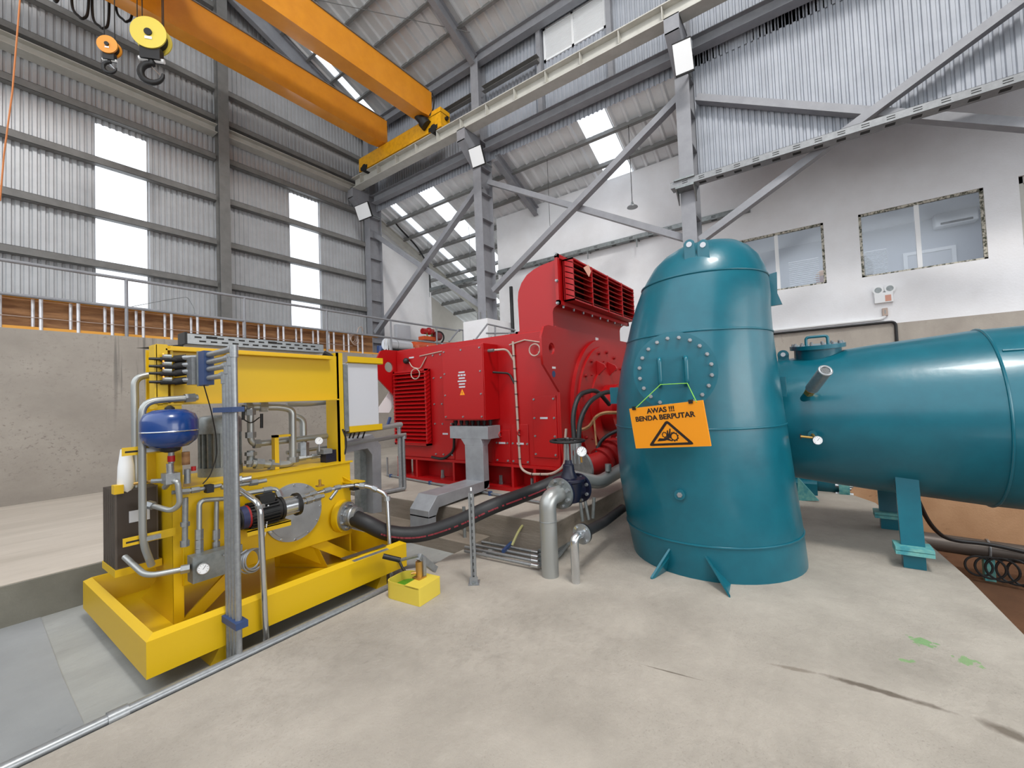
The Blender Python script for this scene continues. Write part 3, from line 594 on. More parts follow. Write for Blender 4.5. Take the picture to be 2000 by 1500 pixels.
for c_ in cb[:4]: c_.build('cable_run', M['cord'], g)
mb = MB()
for k in range(9): z = .75+k*.17; mb.torus((X_, 3.203+(z-.62)*.02, z), (0, 0, 1), .021, .004, 10, 5)
for k in range(4): mb.torus((X_-.025, 3.0-.13*k, .562+.004*k), (0, 1, 0), .021, .004, 10, 5)
mb.build('cable_tie', M['black'], g)
MB().tube([(GX-.1, 4.3, 1.22), (GX-.06, 4.33, 1.0), (X_, 4.38, .8), (X_, 4.6, .665), (X_, 4.85, .69)], .02, 8, .1).build('black_cable', M['black'], g); MB().tube([(GX-.2, 3.46, 1.9), (X_, 3.32, 1.88), (X_, 3.24, 1.74)], .014, 8, .05).build('black_cable', M['black'], g)
# end shield
C = V((5.87, GY0-.03, 1.35))
MB().disc(C+V((0, .03, 0)), (0, -1, 0), 1.0, .05, 64).disc(C, (0, -1, 0), .90, .05, 64).disc(C, (0, -1, 0), .58, .075, 48).disc(C+V((0, -.0, 0)), (0, -1, 0), .34, .26, 40).cyl(C, C+V((0, -.75, 0)), .16, None, 24).build('end_shield', M['red'], g)
bolts(g, [p for p in ring_pts(C+V((0, -.05, 0)), (0, -1, 0), .82, 18, .3)], (0, -1, 0), M['redd'], .022, .03)
bolts(g, [p for p in ring_pts(C+V((0, -.05, 0)), (0, -1, 0), .68, 18, .8)], (0, -1, 0), M['redd'], .012, .02)
for x in (5.55, 5.95):
    mb = MB().prism([(x, GY0-.08, 2.03), (x, GY0-.2, 1.97), (x, GY0-.22, 1.92), (x, GY0-.08, 1.80)], (.03, 0, 0)); mb.build('lifting_lug', M['red'], g, .004)
MB().box((4.45, GY0-.003, 1.885), (4.53, GY0, 1.91)).build('plate_label', M['whitep'], g)
MB().disc((4.48, GY0, 1.82), (0, -1, 0), .04, .003, 20).build('blue_label', M['clampb'], g)
MB().box((5.74, GY0-.003, 2.345), (5.84, GY0, 2.385)).build('plate_label', M['whitep'], g)
# top cover and exhaust hood
MB().box((GX+.03, GY0+.03, GZ), (6.95, GY1-.05, GZ+.012)).build('roof_cover', M['red'], g)
prof = [(3.18, GZ), (3.19, 2.86), (3.175, 2.97), (3.12, 3.08), (3.03, 3.17), (2.92, 3.22), (2.80, 3.25), (2.55, 3.28), (2.55, 2.70), (2.60, 2.695), (2.645, 2.665), (2.66, 2.62), (2.66, GZ)]
h = MB().prism([(4.68, y, z) for y, z in prof], (2.27, 0, 0)).build('exhaust_hood', M['red'], g)
MB().box((4.64, 3.18, GZ), (6.99, 3.22, GZ+.03)).box((4.64, 2.6, GZ), (4.68, 3.22, GZ+.03)).build('flange_strip', M['red'], h)
x0, x1, z0, z1 = 4.60, 7.02, 2.69, 3.325
mb = MB().box((x0, 2.52, z0), (x0+.05, 2.56, z1)).box((x1-.05, 2.52, z0), (x1, 2.56, z1)).box((x0, 2.52, z1-.05), (x1, 2.56, z1)).box((x0, 2.52, z0), (x1, 2.56, z0+.05))
a0, a1, c0, c1 = x0+.14, x1-.1, z0+.05, z1-.05
mb.box((a0, 2.38, c0), (a0+.02, 2.52, c1)).box((a1-.02, 2.38, c0), (a1, 2.52, c1)).box((a0, 2.38, c1-.02), (a1, 2.52, c1)).box((a0, 2.38, c0), (a1, 2.52, c0+.02))
for k in (1, 2, 3): x = a0+(a1-a0)*k/4; mb.box((x-.012, 2.372, c0), (x+.012, 2.5, c1))
gr = mb.build('louver_frame', M['red'], h)
mb = MB()
for k in range(7):
    z = c0+.05+k*.072; mb.hexa([(a0, 2.37, z-.008), (a0, 2.378, z-.016), (a1, 2.378, z-.016), (a1, 2.37, z-.008), (a0, 2.49, z+.045), (a0, 2.496, z+.036), (a1, 2.496, z+.036), (a1, 2.49, z+.045)])
mb.build('louver', M['red'], gr)
MB().box((a0, 2.5, c0), (a1, 2.51, c1)).build('dark_mesh', M['dark'], gr)
bolts(h, [(4.6, 2.535, z) for z in (2.7, 2.98, 3.31)], (-1, 0, 0), M['galv'], .016, .03)
bolts(h, [(4.75+k*.28, 2.54, z0) for k in range(8)], (0, 0, -1), M['galv'], .014, .03)
bolts(g, [(GX+.06, 3.35+k*.32, GZ+.012) for k in range(7)], (0, 0, 1), M['galv'], .012, .016)
# sheet of paper hanging by the left ear
p0, p1, p2, p3 = at_y(737, 772, 5.62), at_y(765, 762, 5.62), at_y(779, 774, 5.62), at_y(760, 806, 5.62)
tag(MB().prism([at_y(740, 795, 5.72), at_y(766, 757, 5.72), at_y(777, 778, 5.72), at_y(760, 806, 5.72), at_y(740, 806, 5.72)], (0, .004, 0)).build('paper_sheet', M['whitep']), 'white sheet of paper hanging at the left lifting ear of the generator', 'paper')
tag(MB().prism([at_y(1139, 523, 2.36), at_y(1149, 517, 2.36), at_y(1154, 530, 2.36), at_y(1150, 541, 2.36)], (0, -.004, 0)).build('paper_tag', mat('pink_paper', (226, 170, 150), .7)), 'small pinkish tag stuck on the generator hood louvres', 'tag')
# pipes and hoses at the shaft end
t = thing('cooling_hose', 'pair of black hoses arching over the shaft end from the handwheel valve', 'hose', tuple(at_x(1122, 862, 4.3)))
for a in (((1122, 862, 4.3), (1118, 810, 4.35), (1130, 770, 4.5), (1165, 760, 5.0), (1190, 790, 5.3)), ((1130, 862, 4.3), (1132, 820, 4.35), (1150, 785, 4.5), (1180, 765, 4.9), (1212, 766, 5.2))):
    pt = [at_x(*p) for p in a]; MB().tube(pt, .028, 10, .25).build('hose', M['rubber'], t); d = (pt[0]-pt[1]).normalized(); MB().cyl(pt[0]-d*.01, pt[0]+d*.1, .034, None, 10).build('hose_fitting', M['galv'], t)
t = thing('red_branch_pipe', 'dull red flanged pipe and coupling under the generator shaft', 'pipe', tuple(at_x(1170, 900, 4.75)))
pa, pb, pc = at_x(1140, 912, 4.55), at_x(1170, 905, 4.75), at_x(1206, 872, 5.1)
MB().tube([pa, pb, pc], .13, 18, .1).build('pipe', M['redd'], t)
mb = MB(); d = (pc-pb).normalized()
for k in (.05, .16, .27, .5): mb.cyl(pb+d*k, pb+d*(k+.05), .165, None, 20)
mb.build('ribbed_coupling', M['redd'], t)
d2 = (pa-pb).normalized(); MB().cyl(pa, pa+d2*.03, .19, None, 24).build('flange', M['galvd'], t)
MB().cyl(pc, pc+d*.4, .1, None, 16).build('grey_sleeve', M['pipeg'], t)
tag(MB().tube([at_x(1213, 838, 4.9), at_x(1185, 850, 4.85), at_x(1168, 868, 4.8), at_x(1163, 905, 4.7), at_x(1163, 935, 4.6)], .022, 8, .1).build('black_hose', M['rubber']), 'thin black hose hanging down in front of the red coupling', 'hose')
tag(MB().tube([at_x(1126, 842, 4.7), at_x(1150, 835, 4.75), at_x(1165, 812, 4.8), at_x(1180, 806, 4.85), at_x(1206, 806, 5.0)], .022, 6, .06).tube([at_x(1160, 815, 4.78), at_x(1163, 850, 4.72), at_x(1165, 870, 4.7)], .012, 6).build('cable_bundle', M['wood']), 'tangled brown and black cable bundle tied under the generator shaft', 'cable')

# ================================================================ turquoise vessel
A = V((.98, .197, 0)); Lr = V((.197, -.98, 0)); C0 = V((4.47, .90, 0))
vs = thing('turbine_vessel', 'tall turquoise steel vessel with bolted manhole standing on the slab', 'vessel', (4.47, .90, 0))
R_ = [(-.12, .745, .03), (0, .748, .03), (.29, .765, -.005), (.7, .772, -.05), (1.0, .768, -.07), (1.23, .757, -.078), (1.5, .738, -.082), (1.8, .70, -.065), (2.06, .655, -.038), (2.25, .628, -.015), (2.4, .606, .012), (2.55, .572, .04), (2.66, .53, .06)]
def vring(z, r, l, a=0, n=48, tilt=0): return [C0+A*(a+r*cos(2*pi*j/n))+Lr*(l+r*sin(2*pi*j/n))+V((0, 0, z+tilt*cos(2*pi*j/n))) for j in range(n)]
mb = MB(); rs = [vring(z, r, l) for z, r, l in R_]
rs += [vring(2.78, .47, .075, .01), vring(2.87, .39, .09, .02), vring(2.935, .30, .105, .03), vring(2.975, .19, .12, .04), vring(2.99, .07, .125, .04)]
mb.rings(rs, 48, True); mb.build('shell', M['teal'], vs)
mb = MB()
for z, r, l in ((.285, .768, -.005), (1.23, .76, -.078), (2.06, .658, -.038), (2.58, .566, .044)):
    rs_ = [[C0+A*((r+.007*cos(2*pi*k/8))*cos(2*pi*j/48))+Lr*(l+(r+.007*cos(2*pi*k/8))*sin(2*pi*j/48))+V((0, 0, z+.009*sin(2*pi*k/8))) for k in range(8)] for j in range(48)]
    MB().rings(rs_, 8, True, 0, True, True).build('weld_seam', M['teal'], vs)
# manhole
th = radians(198); mn = V((cos(th), sin(th), 0)); mc = V((3.52, .907, 1.71))
mh = MB().cyl(mc-mn*.36, mc-mn*.03, .285, None, 48).cyl(mc-mn*.03, mc, .318, None, 56).build('manhole', M['teal'], vs)
bolts(mh, ring_pts(mc, mn, .272, 20, .5), mn, M['galv'], .013, .028)
tt = V((-mn.y, mn.x, 0))
for k in (-.08, .115):
    c = mc-tt*k; MB().tube([c+V((0, 0, .11)), c+mn*.09+V((0, 0, .10)), c+mn*.09-V((0, 0, .10)), c-V((0, 0, .11))], .017, 10, .03).build('handle', M['teal'], mh)
# lifting eyes on the crown
for x0, x1 in ((1336, 1358), (1362, 1386)):
    a, b = at_x(x0, 499, 4.0), at_x(x1, 496, 4.0); w_ = (b-a); w_.z = 0; c = (a+b)/2; e = w_.normalized(); hw = w_.length/2; zb_ = 2.69; zt_ = at_x((x0+x1)/2, 467, 4.0).z
    P = [c-e*hw+V((0, 0, zb_-c.z)), c+e*hw+V((0, 0, zb_-c.z))]+[c+e*hw*cos(pi*k/8)+V((0, 0, 2.85-c.z+hw*1.0*sin(pi*k/8)-.02)) for k in range(9)]
    P = [p+V((0, 0, zt_-2.83-hw)) if i > 1 else p for i, p in enumerate(P)]
    lg = MB().prism(P, (.05, .012, 0)).build('lifting_eye', M['teal'], vs, .003)
    MB().disc(c+V((-.002, 0, zt_-hw*1.0-c.z)), (-1, 0, 0), .024, .004, 18).build('eye_hole', M['greyp'], lg)
# plug, gussets, bracket plates
q = at_x(1328, 964, 3.72); dd = V((-.97, -.2, .05)); MB().cyl(q+dd*-.1, q+dd*.07, .042, None, 20).build('plug_boss', M['teal'], vs); MB().hexbolt(q+dd*.07, dd, .018, .012).build('plug', M['galv'], vs)
for ft_, in_, tp_ in (((1272, 1131), (1290, 1118), (1307, 1070)), ((1425, 1167), (1437, 1143), (1376, 1084))):
    f, i_ = at_z(*ft_, 0), at_z(*in_, 0); d = (C0-f); d.z = 0; d.normalize(); rt = ray(*tp_); hh_ = V((rt.x, rt.y, 0)); best = None
    a_, b_, c_ = hh_.dot(hh_), -2*hh_.dot(C0), C0.x**2+C0.y**2-.765**2; t_ = (-b_-sqrt(max(0, b_*b_-4*a_*c_)))/(2*a_); T = CAMPOS+rt*t_
    i2 = i_+d*.12; s_ = (f-i_).cross(T-i_).normalized()*.016
    MB().prism([p-s_*.5 for p in (f-V((0, 0, .02)), f+V((0, 0, .012)), T+d*.02, T+d*.12, i2-V((0, 0, .02)))], s_).build('foot_gusset', M['teal'], vs)
for (x0, y0), (x1, y1), X in (((1195, 757), (1214, 788), 4.6), ((1512, 737), (1537, 774), 4.75)):
    a, b = at_x(x0, y0, X), at_x(x1, y1, X); MB().box((X-.06, min(a.y, b.y), min(a.z, b.z)), (X+.02, max(a.y, b.y), max(a.z, b.z))).build('side_bracket', M['teal'], vs)
a, b = at_x(1500, 532, 4.75), at_x(1518, 598, 4.75)
MB().prism([at_x(1500, 536, 4.75), at_x(1517, 531, 4.75), at_x(1518, 572, 4.75), at_x(1528, 594, 4.75), at_x(1503, 598, 4.75)], (.03, 0, 0)).build('upper_bracket', M['teal'], vs)
# warning sign hung on the manhole handles
sp = [at_x(1234, 798, 3.38), at_x(1379, 781, 3.22), at_x(1392, 863, 3.24), at_x(1242, 876, 3.40)]
su = (sp[1]-sp[0]); sw, shh = su.length, (sp[3]-sp[0]).length; e1 = su.normalized(); e2 = (sp[0]-sp[3]); e2 = (e2-e1*e2.dot(e1)).normalized(); sn = e1.cross(e2); so = sp[3]
sg = thing('warning_sign', 'orange warning sign with black lettering hung on the vessel manhole', 'sign', tuple(so))
S = lambda u, v, k=0: so+e1*(u*sw)+e2*(v*shh)+sn*k
MB().prism([S(0, 0, -.012), S(1, 0, -.012), S(1, 1, -.012), S(0, 1, -.012)], sn*.012).build('board', M['sign'], sg)
def text(parent, body, u, v, size, name='lettering', m='ink', bold=.012):
    cu = bpy.data.curves.new('text', 'FONT'); cu.body = body; cu.size = size; cu.align_x = 'CENTER'; cu.extrude = .0008; cu.offset = bold*size; o = bpy.data.objects.new('text', cu); COL.objects.link(o)
    bpy.context.view_layer.update(); me = bpy.data.meshes.new_from_object(o.evaluated_get(bpy.context.evaluated_depsgraph_get())); bpy.data.objects.remove(o)
    off = wloc(parent); base = S(u, v, .0015)
    for vv in me.vertices: vv.co = base+e1*vv.co.x*1.12+e2*vv.co.y+sn*vv.co.z-off
    me.materials.clear(); me.materials.append(M[m]); r = bpy.data.objects.new(name, me); COL.objects.link(r); r.parent = parent; return r
text(sg, 'AWAS !!!', .45, .835, shh*.165, bold=.03); text(sg, 'BENDA BERPUTAR', .475, .665, shh*.165, bold=.03)
mb = MB()
def tri(cu, cv, k): return [(cu, cv+.38*k), (cu-.31*k, cv-.22*k), (cu+.31*k, cv-.22*k)]
def rtri(k, r):
    P = tri(.51, .27, k); out = []
    for i in range(3):
        a, b, c = [V((p[0]*sw, p[1]*shh)) for p in (P[i-1], P[i], P[(i+1) % 3])]; d0, d1 = (a-b).normalized(), (c-b).normalized()
        for t in (0, .25, .5, .75, 1): out.append(b+d0*r*(1-t)**2+d1*r*t*t)
    return out
po, pi_ = rtri(1.0, .03), rtri(.76, .008); n = len(po)
W = lambda p, k=.002: so+e1*p[0]+e2*p[1]+sn*k
mb.add([W(p) for p in po]+[W(p) for p in pi_], [(i, (i+1) % n, (i+1) % n+n, i+n) for i in range(n)])
def gear(u, v, R, n, hole):
    c = V((u*sw, v*shh)); pts = []; inn = []
    for i in range(n*4):
        r = R*(1.2 if i % 4 in (1, 2) else 1.0); a = 2*pi*i/(n*4); pts.append(c+V((cos(a), sin(a)))*r); inn.append(c+V((cos(a), sin(a)))*hole)
    k = len(pts); mb.add([W(p) for p in pts]+[W(p) for p in inn], [(i, (i+1) % k, (i+1) % k+k, i+k) for i in range(k)])
gear(.575, .245, shh*.095, 10, shh*.07); gear(.45, .30, shh*.062, 9, shh*.045)
hand = [(.335, .155), (.37, .225), (.43, .215), (.475, .24), (.49, .40), (.505, .40), (.505, .30), (.53, .44), (.543, .43), (.53, .30), (.555, .36), (.565, .35), (.53, .24), (.50, .21), (.545, .15), (.54, .14), (.47, .175), (.44, .16)]
mb.prism([W((u*sw, v*shh), .0016) for u, v in hand], sn*.0006)
mb.build('pictogram', M['ink'], sg)
hl = mc-tt*(-.08)+mn*.1-V((0, 0, .1)); hr = mc-tt*.115+mn*.1-V((0, 0, .1))
if (hl-S(0, 1)).length > (hr-S(0, 1)).length: hl, hr = hr, hl
MB().tube([S(.08, .97, .004), hl, hr, S(.93, .97, .004)], .0035, 6).build('hanging_string', M['lime'], sg)
for u in (.08, .86): MB().obox(S(u, 1.0, 0), e1*.014, e2*.014, sn*.012).build('clip', M['black'], sg)

# ================================================================ penstock
ps = thing('penstock', 'large horizontal turquoise penstock pipe leaving the vessel to the right', 'pipe', (5.45, -.6, 0))
PXC, PZC = 5.45, 1.225
prof = [(.75, .56), (.3, .62), (-.1, .668), (-.5, .71), (-.9, .742), (-1.16, .765), (-1.5, .775), (-2.2, .782), (-3.2, .785)]
mb = MB(); n = 56
mb.rings([[V((PXC+r*cos(2*pi*j/n), y, PZC+r*sin(2*pi*j/n)-(.02*max(0, -1.2-y)))) for j in range(n)] for y, r in prof], n, True); mb.build('shell', M['teal'], ps)
MB().torus((PXC, -1.17, PZC), (0, 1, 0), .768, .010, 64, 8).build('weld_seam', M['teal'], ps); MB().tube([(PXC-.545+.0, -1.2, PZC+.545), (PXC-.55, -3.1, PZC+.55-.03)], .01, 6).build('weld_seam', M['teal'], ps)
# top manhole with handle
tc = at_x(1596, 682, PXC-.05); tc = V((PXC-.1, tc.y, PZC+.69))
u_ = V((-.12, 0, 1)).normalized()
mh = MB().cyl(tc-u_*.15, tc+u_*.02, .2, None, 40).cyl(tc+u_*.02, tc+u_*.06, .235, None, 48).build('manhole', M['teal'], ps)
bolts(mh, ring_pts(tc+u_*.06, u_, .205, 14), u_, M['galv'], .012, .022)
MB().tube([tc+V((-.02, .09, .05)), tc+V((-.02, .09, .14)), tc+V((-.02, -.09, .14)), tc+V((-.02, -.09, .05))], .014, 10, .03).build('handle', M['teal'], mh)
e = at_x(1530, 694, PXC-.1); MB().disc((PXC-.12, e.y, e.z), (-1, 0, 0), .052, .03, 24).box((PXC-.15, e.y-.05, e.z-.09), (PXC-.12, e.y+.05, e.z)).build('lifting_eye', M['teal'], ps); MB().disc((PXC-.151, e.y, e.z+.005), (-1, 0, 0), .022, .003, 18).build('eye_hole', M['greyp'], ps)
# pressure relief nozzle
a = at_x(1579, 768, 4.78); b = at_x(1612, 724, 4.50); d = (b-a).normalized()
mb = MB().cyl(a-d*.2, a+d*.02, .035, None, 14); nz = mb.build('relief_nozzle', M['teal'], ps)
MB().cyl(a+d*.0, a+d*.05, .042, None, 6).cyl(a+d*.05, a+d*.09, .032, None, 14).build('brass_union', M['brass'], nz)
ln = (b-a).length; MB().cyl(a+d*.08, a+d*(ln-.0), .052, None, 24).torus(a+d*ln, d, .045, .012, 24, 8).build('nozzle_body', M['galv'], nz)
mb = MB(); u, v, _ = frame(d)
for i in range(-3, 4):
    for j in range(-3, 4):
        if i*i+j*j < 11: mb.disc(a+d*(ln+.001)+u*i*.0095+v*j*.0095, d, .0032, .001, 6)
mb.build('perforation', M['dark'], nz)
# pressure gauge with brass cock
a = at_x(1587, 852, 4.80); gs = MB().cyl(a+V((.15, 0, .02)), a+V((-.05, 0, .02)), .035, None, 16).build('gauge_boss', M['teal'], ps)
b = at_x(1590, 855, 4.70); MB().tube([a+V((-.04, 0, .02)), b+V((0, 0, .01)), b+V((-.03, 0, -.02))], .013, 8).cyl(b, b+V((0, .1, .01)), .011, None, 8).build('gauge_cock', M['brass'], gs)
MB().obox(b+V((0, .1, .01)), (.006, 0, 0), (0, .006, 0), (0, 0, .022)).build('cock_key', M['black'], gs)
def gauge(parent, c, ax, r, name='pressure_gauge'):
    ax = V(ax).normalized(); o = MB().cyl(c-ax*.03, c, r, None, 28).torus(c, ax, r*.94, r*.09, 28, 6).build(name, M['chrome'], parent)
    MB().disc(c, ax, r*.88, .002, 28).build('dial', M['whitep'], o); u, v, _ = frame(ax); mb = MB()
    for i in range(9): a_ = radians(-45+33.75*i); p = c+ax*.0025+(u*cos(a_)+v*sin(a_))*r*.7; mb.obox(p, (u*cos(a_)+v*sin(a_))*r*.09, (v*cos(a_)-u*sin(a_))*r*.025, ax*.0006)
    mb.obox(c+ax*.003+(u*.6+v*.8)*r*.25, (u*.6+v*.8)*r*.35, (v*.6-u*.8)*r*.03, ax*.0006); mb.build('dial_marks', M['ink'], o); return o
gauge(gs, at_x(1597, 860, 4.66), (-.9, -.25, .05), .038)
# saddle legs
def leg(x, y, top, hw, tw):
    mb = MB().hexa([(x-tw, y-hw, .16), (x+tw, y-hw, .16), (x+tw, y+hw, .16), (x-tw, y+hw, .16), (x-tw+.1, y-hw, top), (x+tw+.1, y-hw, top), (x+tw+.1, y+hw, top), (x-tw+.1, y+hw, top)])
    o = mb.build('leg', M['teal'], ps); MB().box((x-.1, y-.12, .12), (x+.1, y+.12, .15)).box((x-.1, y-.12, .155), (x+.1, y+.12, .18)).build('foot_plate', M['paleteal'], o); MB().box((x-.05, y-.07, -.02), (x+.06, y+.07, .12)).build('foot_block', M['teal'], o)
M['paleteal'] = mat('pale_worn_turquoise', (120, 178, 168), .6, 0, (60, 140, 150), 14)
leg(4.87, -.6, .85, .075, .02); leg(6.05, -.57, .8, .075, .02)
# turbine flange seen under the penstock
tf = thing('turbine_branch', 'turquoise flanged turbine branch glimpsed under the penstock', 'pipe', (7.9, .4, .0))
fc = at_x(1638, 962, 7.9); fc = V((7.9, fc.y, .12))
MB().cyl(fc+V((0, 1.0, .05)), fc, .2, None, 24).box((7.4, fc.y+.25, 0), (8.2, fc.y+1.0, .16)).build('branch_pipe', M['teal'], tf)
MB().cyl(fc, fc-V((0, .12, 0)), .3, None, 32).build('flange', M['paleteal'], tf)
bolts(tf, [p for p in ring_pts(fc, (0, 1, 0), .25, 12)], (0, 1, 0), M['galv'], .025, .04); bolts(tf, [p for p in ring_pts(fc-V((0, .12, 0)), (0, -1, 0), .25, 12)], (0, -1, 0), M['galv'], .025, .04)
MB().prism([at_x(1558, 932, 7.0), at_x(1600, 978, 7.0), at_x(1558, 978, 7.0)], (.03, 0, 0)).build('gusset', M['paleteal'], tf)
# ================================================================ yellow hydraulic power unit
hp = thing('hydraulic_power_unit', 'yellow hydraulic power unit in a drip tray with tank, pumps and pipework', 'machine', (1.7, 3.95, -.07))
FY = 3.72
def rect(x0, y0, x1, y1, z): return [V((x0, y0, z)), V((x1, y0, z)), V((x1, y1, z)), V((x0, y1, z))]
tx0, tx1, ty0, ty1 = .757, 2.64, 3.16, 4.75
mb = MB().rings([rect(tx0+.01, ty0+.01, tx1-.01, ty1-.01, .03), rect(tx0, ty0, tx1, ty1, .035), rect(tx0, ty0, tx1, ty1, .243), rect(tx0+.042, ty0+.042, tx1-.042, ty1-.042, .268), rect(tx0+.046, ty0+.046, tx1-.046, ty1-.046, .262), rect(tx0+.05, ty0+.05, tx1-.05, ty1-.05, .05)], 4, True, 0, False)
mb.build('drip_tray', M['yellow'], hp)
for x in (1.17, 2.42): MB().hexa([(x-.09, 3.2, -.07), (x+.02, 3.2, -.07), (x+.02, 4.6, -.07), (x-.09, 4.6, -.07), (x-.03, 3.2, .03), (x+.02, 3.2, .03), (x+.02, 4.6, .03), (x-.03, 4.6, .03)]).build('foot', M['yellow'], hp)
mb = MB().box((1.05, 3.75, .05), (1.066, 4.12, 2.02)).box((1.05, 3.74, .05), (1.11, 3.755, 1.6)).box((1.0, 4.1, .9), (1.066, 4.12, 2.02)).prism([(1.05, 4.12, .05), (1.05, 4.5, .05), (1.05, 4.12, .28)], (.016, 0, 0)).box((.965, 3.735, 1.6), (1.03, 3.75, 2.025)).box((.955, 3.735, 1.57), (.97, 3.85, 2.02))
mb.build('end_frame', M['yellow'], hp)
MB().box((2.44, 3.75, .05), (2.456, 4.12, .31)).build('tank_leg', M['yellow'], hp)
mb = MB().box((2.38, 3.79, .95), (2.44, 3.81, 2.06)).box((2.38, 3.79, .95), (2.395, 4.0, 2.06)); mb.build('end_frame', M['yellow'], hp)
for a, b, x in (((1.09, .055), (1.44, .34), 0), ((2.40, .055), (1.98, .34), 0)):
    MB().hexa([(a[0], 3.74, a[1]), (a[0]+.13, 3.74, a[1]), (a[0]+.13, 3.76, a[1]), (a[0], 3.76, a[1]), (b[0], 3.76, b[1]), (b[0]+.16, 3.76, b[1]), (b[0]+.16, 3.78, b[1]), (b[0], 3.78, b[1])]).build('foot_brace', M['yellow'], hp)
MB().prism([(2.2, 3.74, .055), (1.95, 4.2, .055), (1.85, 4.0, .31), (2.1, 3.76, .31)], (.01, .01, 0)).build('foot_brace', M['yellow'], hp)
tk = MB().box((1.10, FY, .30), (2.45, 4.45, .985)).build('oil_tank', M['yellow'], hp, .008)
MB().box((1.07, FY+.02, .985), (2.44, 4.47, .998)).box((1.10, FY-.012, .985), (2.47, FY+.03, 1.0)).build('tank_lid', M['yellow'], tk)
MB().prism([(2.36, 3.72, .86), (2.40, 3.58, .80), (2.40, 3.72, .74)], (.012, 0, 0)).box((2.36, 3.56, .80), (2.50, 3.72, .812)).build('pipe_bracket', M['yellow'], tk)
# crossbeam (channel) with top tray
MB().box((.97, 3.80, 1.595), (2.38, 3.812, 2.025)).box((1.0, 3.735, 1.595), (2.38, 3.80, 1.606)).box((1.02, 3.735, 1.985), (2.30, 3.80, 1.997)).build('crossbeam', M['yellow'], hp)
c0, c1 = at_y(362, 680, 3.86), at_y(632, 690, 3.86); zc = 2.055
tr = MB().box((c0.x, 3.86, zc), (c1.x, 3.864, zc+.085)).box((c0.x, 3.86, zc), (c1.x, 4.0, zc+.004)).box((c0.x, 3.996, zc), (c1.x, 4.0, zc+.085)).box((c0.x, 3.86, zc+.081), (c1.x, 3.875, zc+.085)).build('cable_tray', M['galv'], hp)
mb = MB(); L_ = c1.x-c0.x
for k in range(13):
    for r in (.028, .058):
        x = c0.x+.06+L_*.9*k/13+(.03 if r < .03 else 0); wd = .075 if (k in (1, 7) and r > .05) else .045; mb.box((x, 3.858, zc+r-.006), (x+wd, 3.861, zc+r+(.014 if wd > .05 else .006)))
mb.build('tray_slot', M['dark'], tr)
MB().box((c0.x-.005, 3.855, zc), (c0.x+.012, 4.0, zc+.09)).prism([(c0.x, 3.9, zc), (c0.x-.28, 3.88, zc-.05), (c0.x, 3.9, zc-.05)], (0, .01, 0)).build('tray_bracket', M['black'], hp)
# round cover, hose flange
cc = at_y(574, 1000, FY-.01); cv = MB().disc((cc.x, FY, cc.z), (0, -1, 0), .245, .022, 56).disc((cc.x, FY-.02, cc.z), (0, -1, 0), .215, .008, 56).build('tank_cover', M['duct'], tk)
bolts(cv, ring_pts((cc.x, FY-.022, cc.z), (0, -1, 0), .232, 12), (0, -1, 0), M['chrome'], .009, .01)
fc = at_y(678, 1008, FY-.05); fd = V((.35, -.94, 0)).normalized()
MB().cyl((fc.x-.02, FY+.02, fc.z), (fc.x, FY-.03, fc.z), .15, .148, 40).build('flange_ring', M['yellow'], tk)
fl = MB().disc((fc.x, FY-.03, fc.z), fd, .132, .028, 40).build('hose_flange', M['galv'], tk)
bolts(fl, ring_pts(V((fc.x, FY-.03, fc.z))+fd*.028, fd, .105, 8, .5), fd, M['chrome'], .013, .022)
fe = V((fc.x, FY-.03, fc.z))
# big black suction hose (a thing of its own)
ho = thing('suction_hose', 'thick black rubber hose sagging from the yellow tank flange to the generator slab', 'hose', (3.0, 3.1, .2))
hp_ = [fe+fd*.05, at_y(716, 1022, 3.45), at_y(760, 1041, 3.32), at_y(820, 1043, 3.12), at_y(890, 1022, 2.86), at_y(960, 990, 2.60), at_x(1040, 960, 3.75), at_x(1110, 930, 4.0)]
def spline(P, k=8):
    P = [V(p) for p in P]; Q = [P[0]*2-P[1]]+P+[P[-1]*2-P[-2]]; out = []
    for i in range(1, len(Q)-2):
        for j in range(k):
            t = j/k; a, b, c, d = Q[i-1:i+3]; out.append(.5*((2*b)+(c-a)*t+(2*a-5*b+4*c-d)*t*t+(3*b-a-3*c+d)*t**3))
    return out+[P[-1]]
hs = spline(hp_); MB().tube(hs, .073, 24).build('hose', M['rubber'], ho)
MB().cyl(fe+fd*.03, fe+fd*.14, .09, .084, 24).torus(fe+fd*.09, fd, .086, .012, 24, 6).build('clamp_collar', M['galv'], ho)
M['redtext'] = mat('faded_red_print', (120, 30, 40), .7)
mb = MB(); rn = random.Random(3)
for i in range(14, len(hs)-6):
    p, q = hs[i], hs[i+1]; d = (q-p).normalized(); side = (CAMPOS-p); side = (side-d*side.dot(d)).normalized(); up = d.cross(side)*-1
    if up.z < 0: up = -up
    for k in range(3):
        if rn.random() < .75:
            c = p+(q-p)*(k/3); nn = (side*.94-up*.33).normalized(); mb.obox(c+nn*.0732, d*.012, up*.011, nn*.0006)
mb.build('red_print', M['redtext'], ho)
MB().tube([hp_[-1], at_x(1170, 943, 4.35), at_x(1212, 918, 4.8), at_x(1240, 905, 5.1)], .075, 20, .1).build('grey_pipe', M['pipeg'], ho)
q = at_x(1188, 915, 4.5); MB().cyl(q-V((0, 0, .03)), q+V((0, 0, .05)), .035, None, 14).build('pipe_boss', M['galvd'], ho)
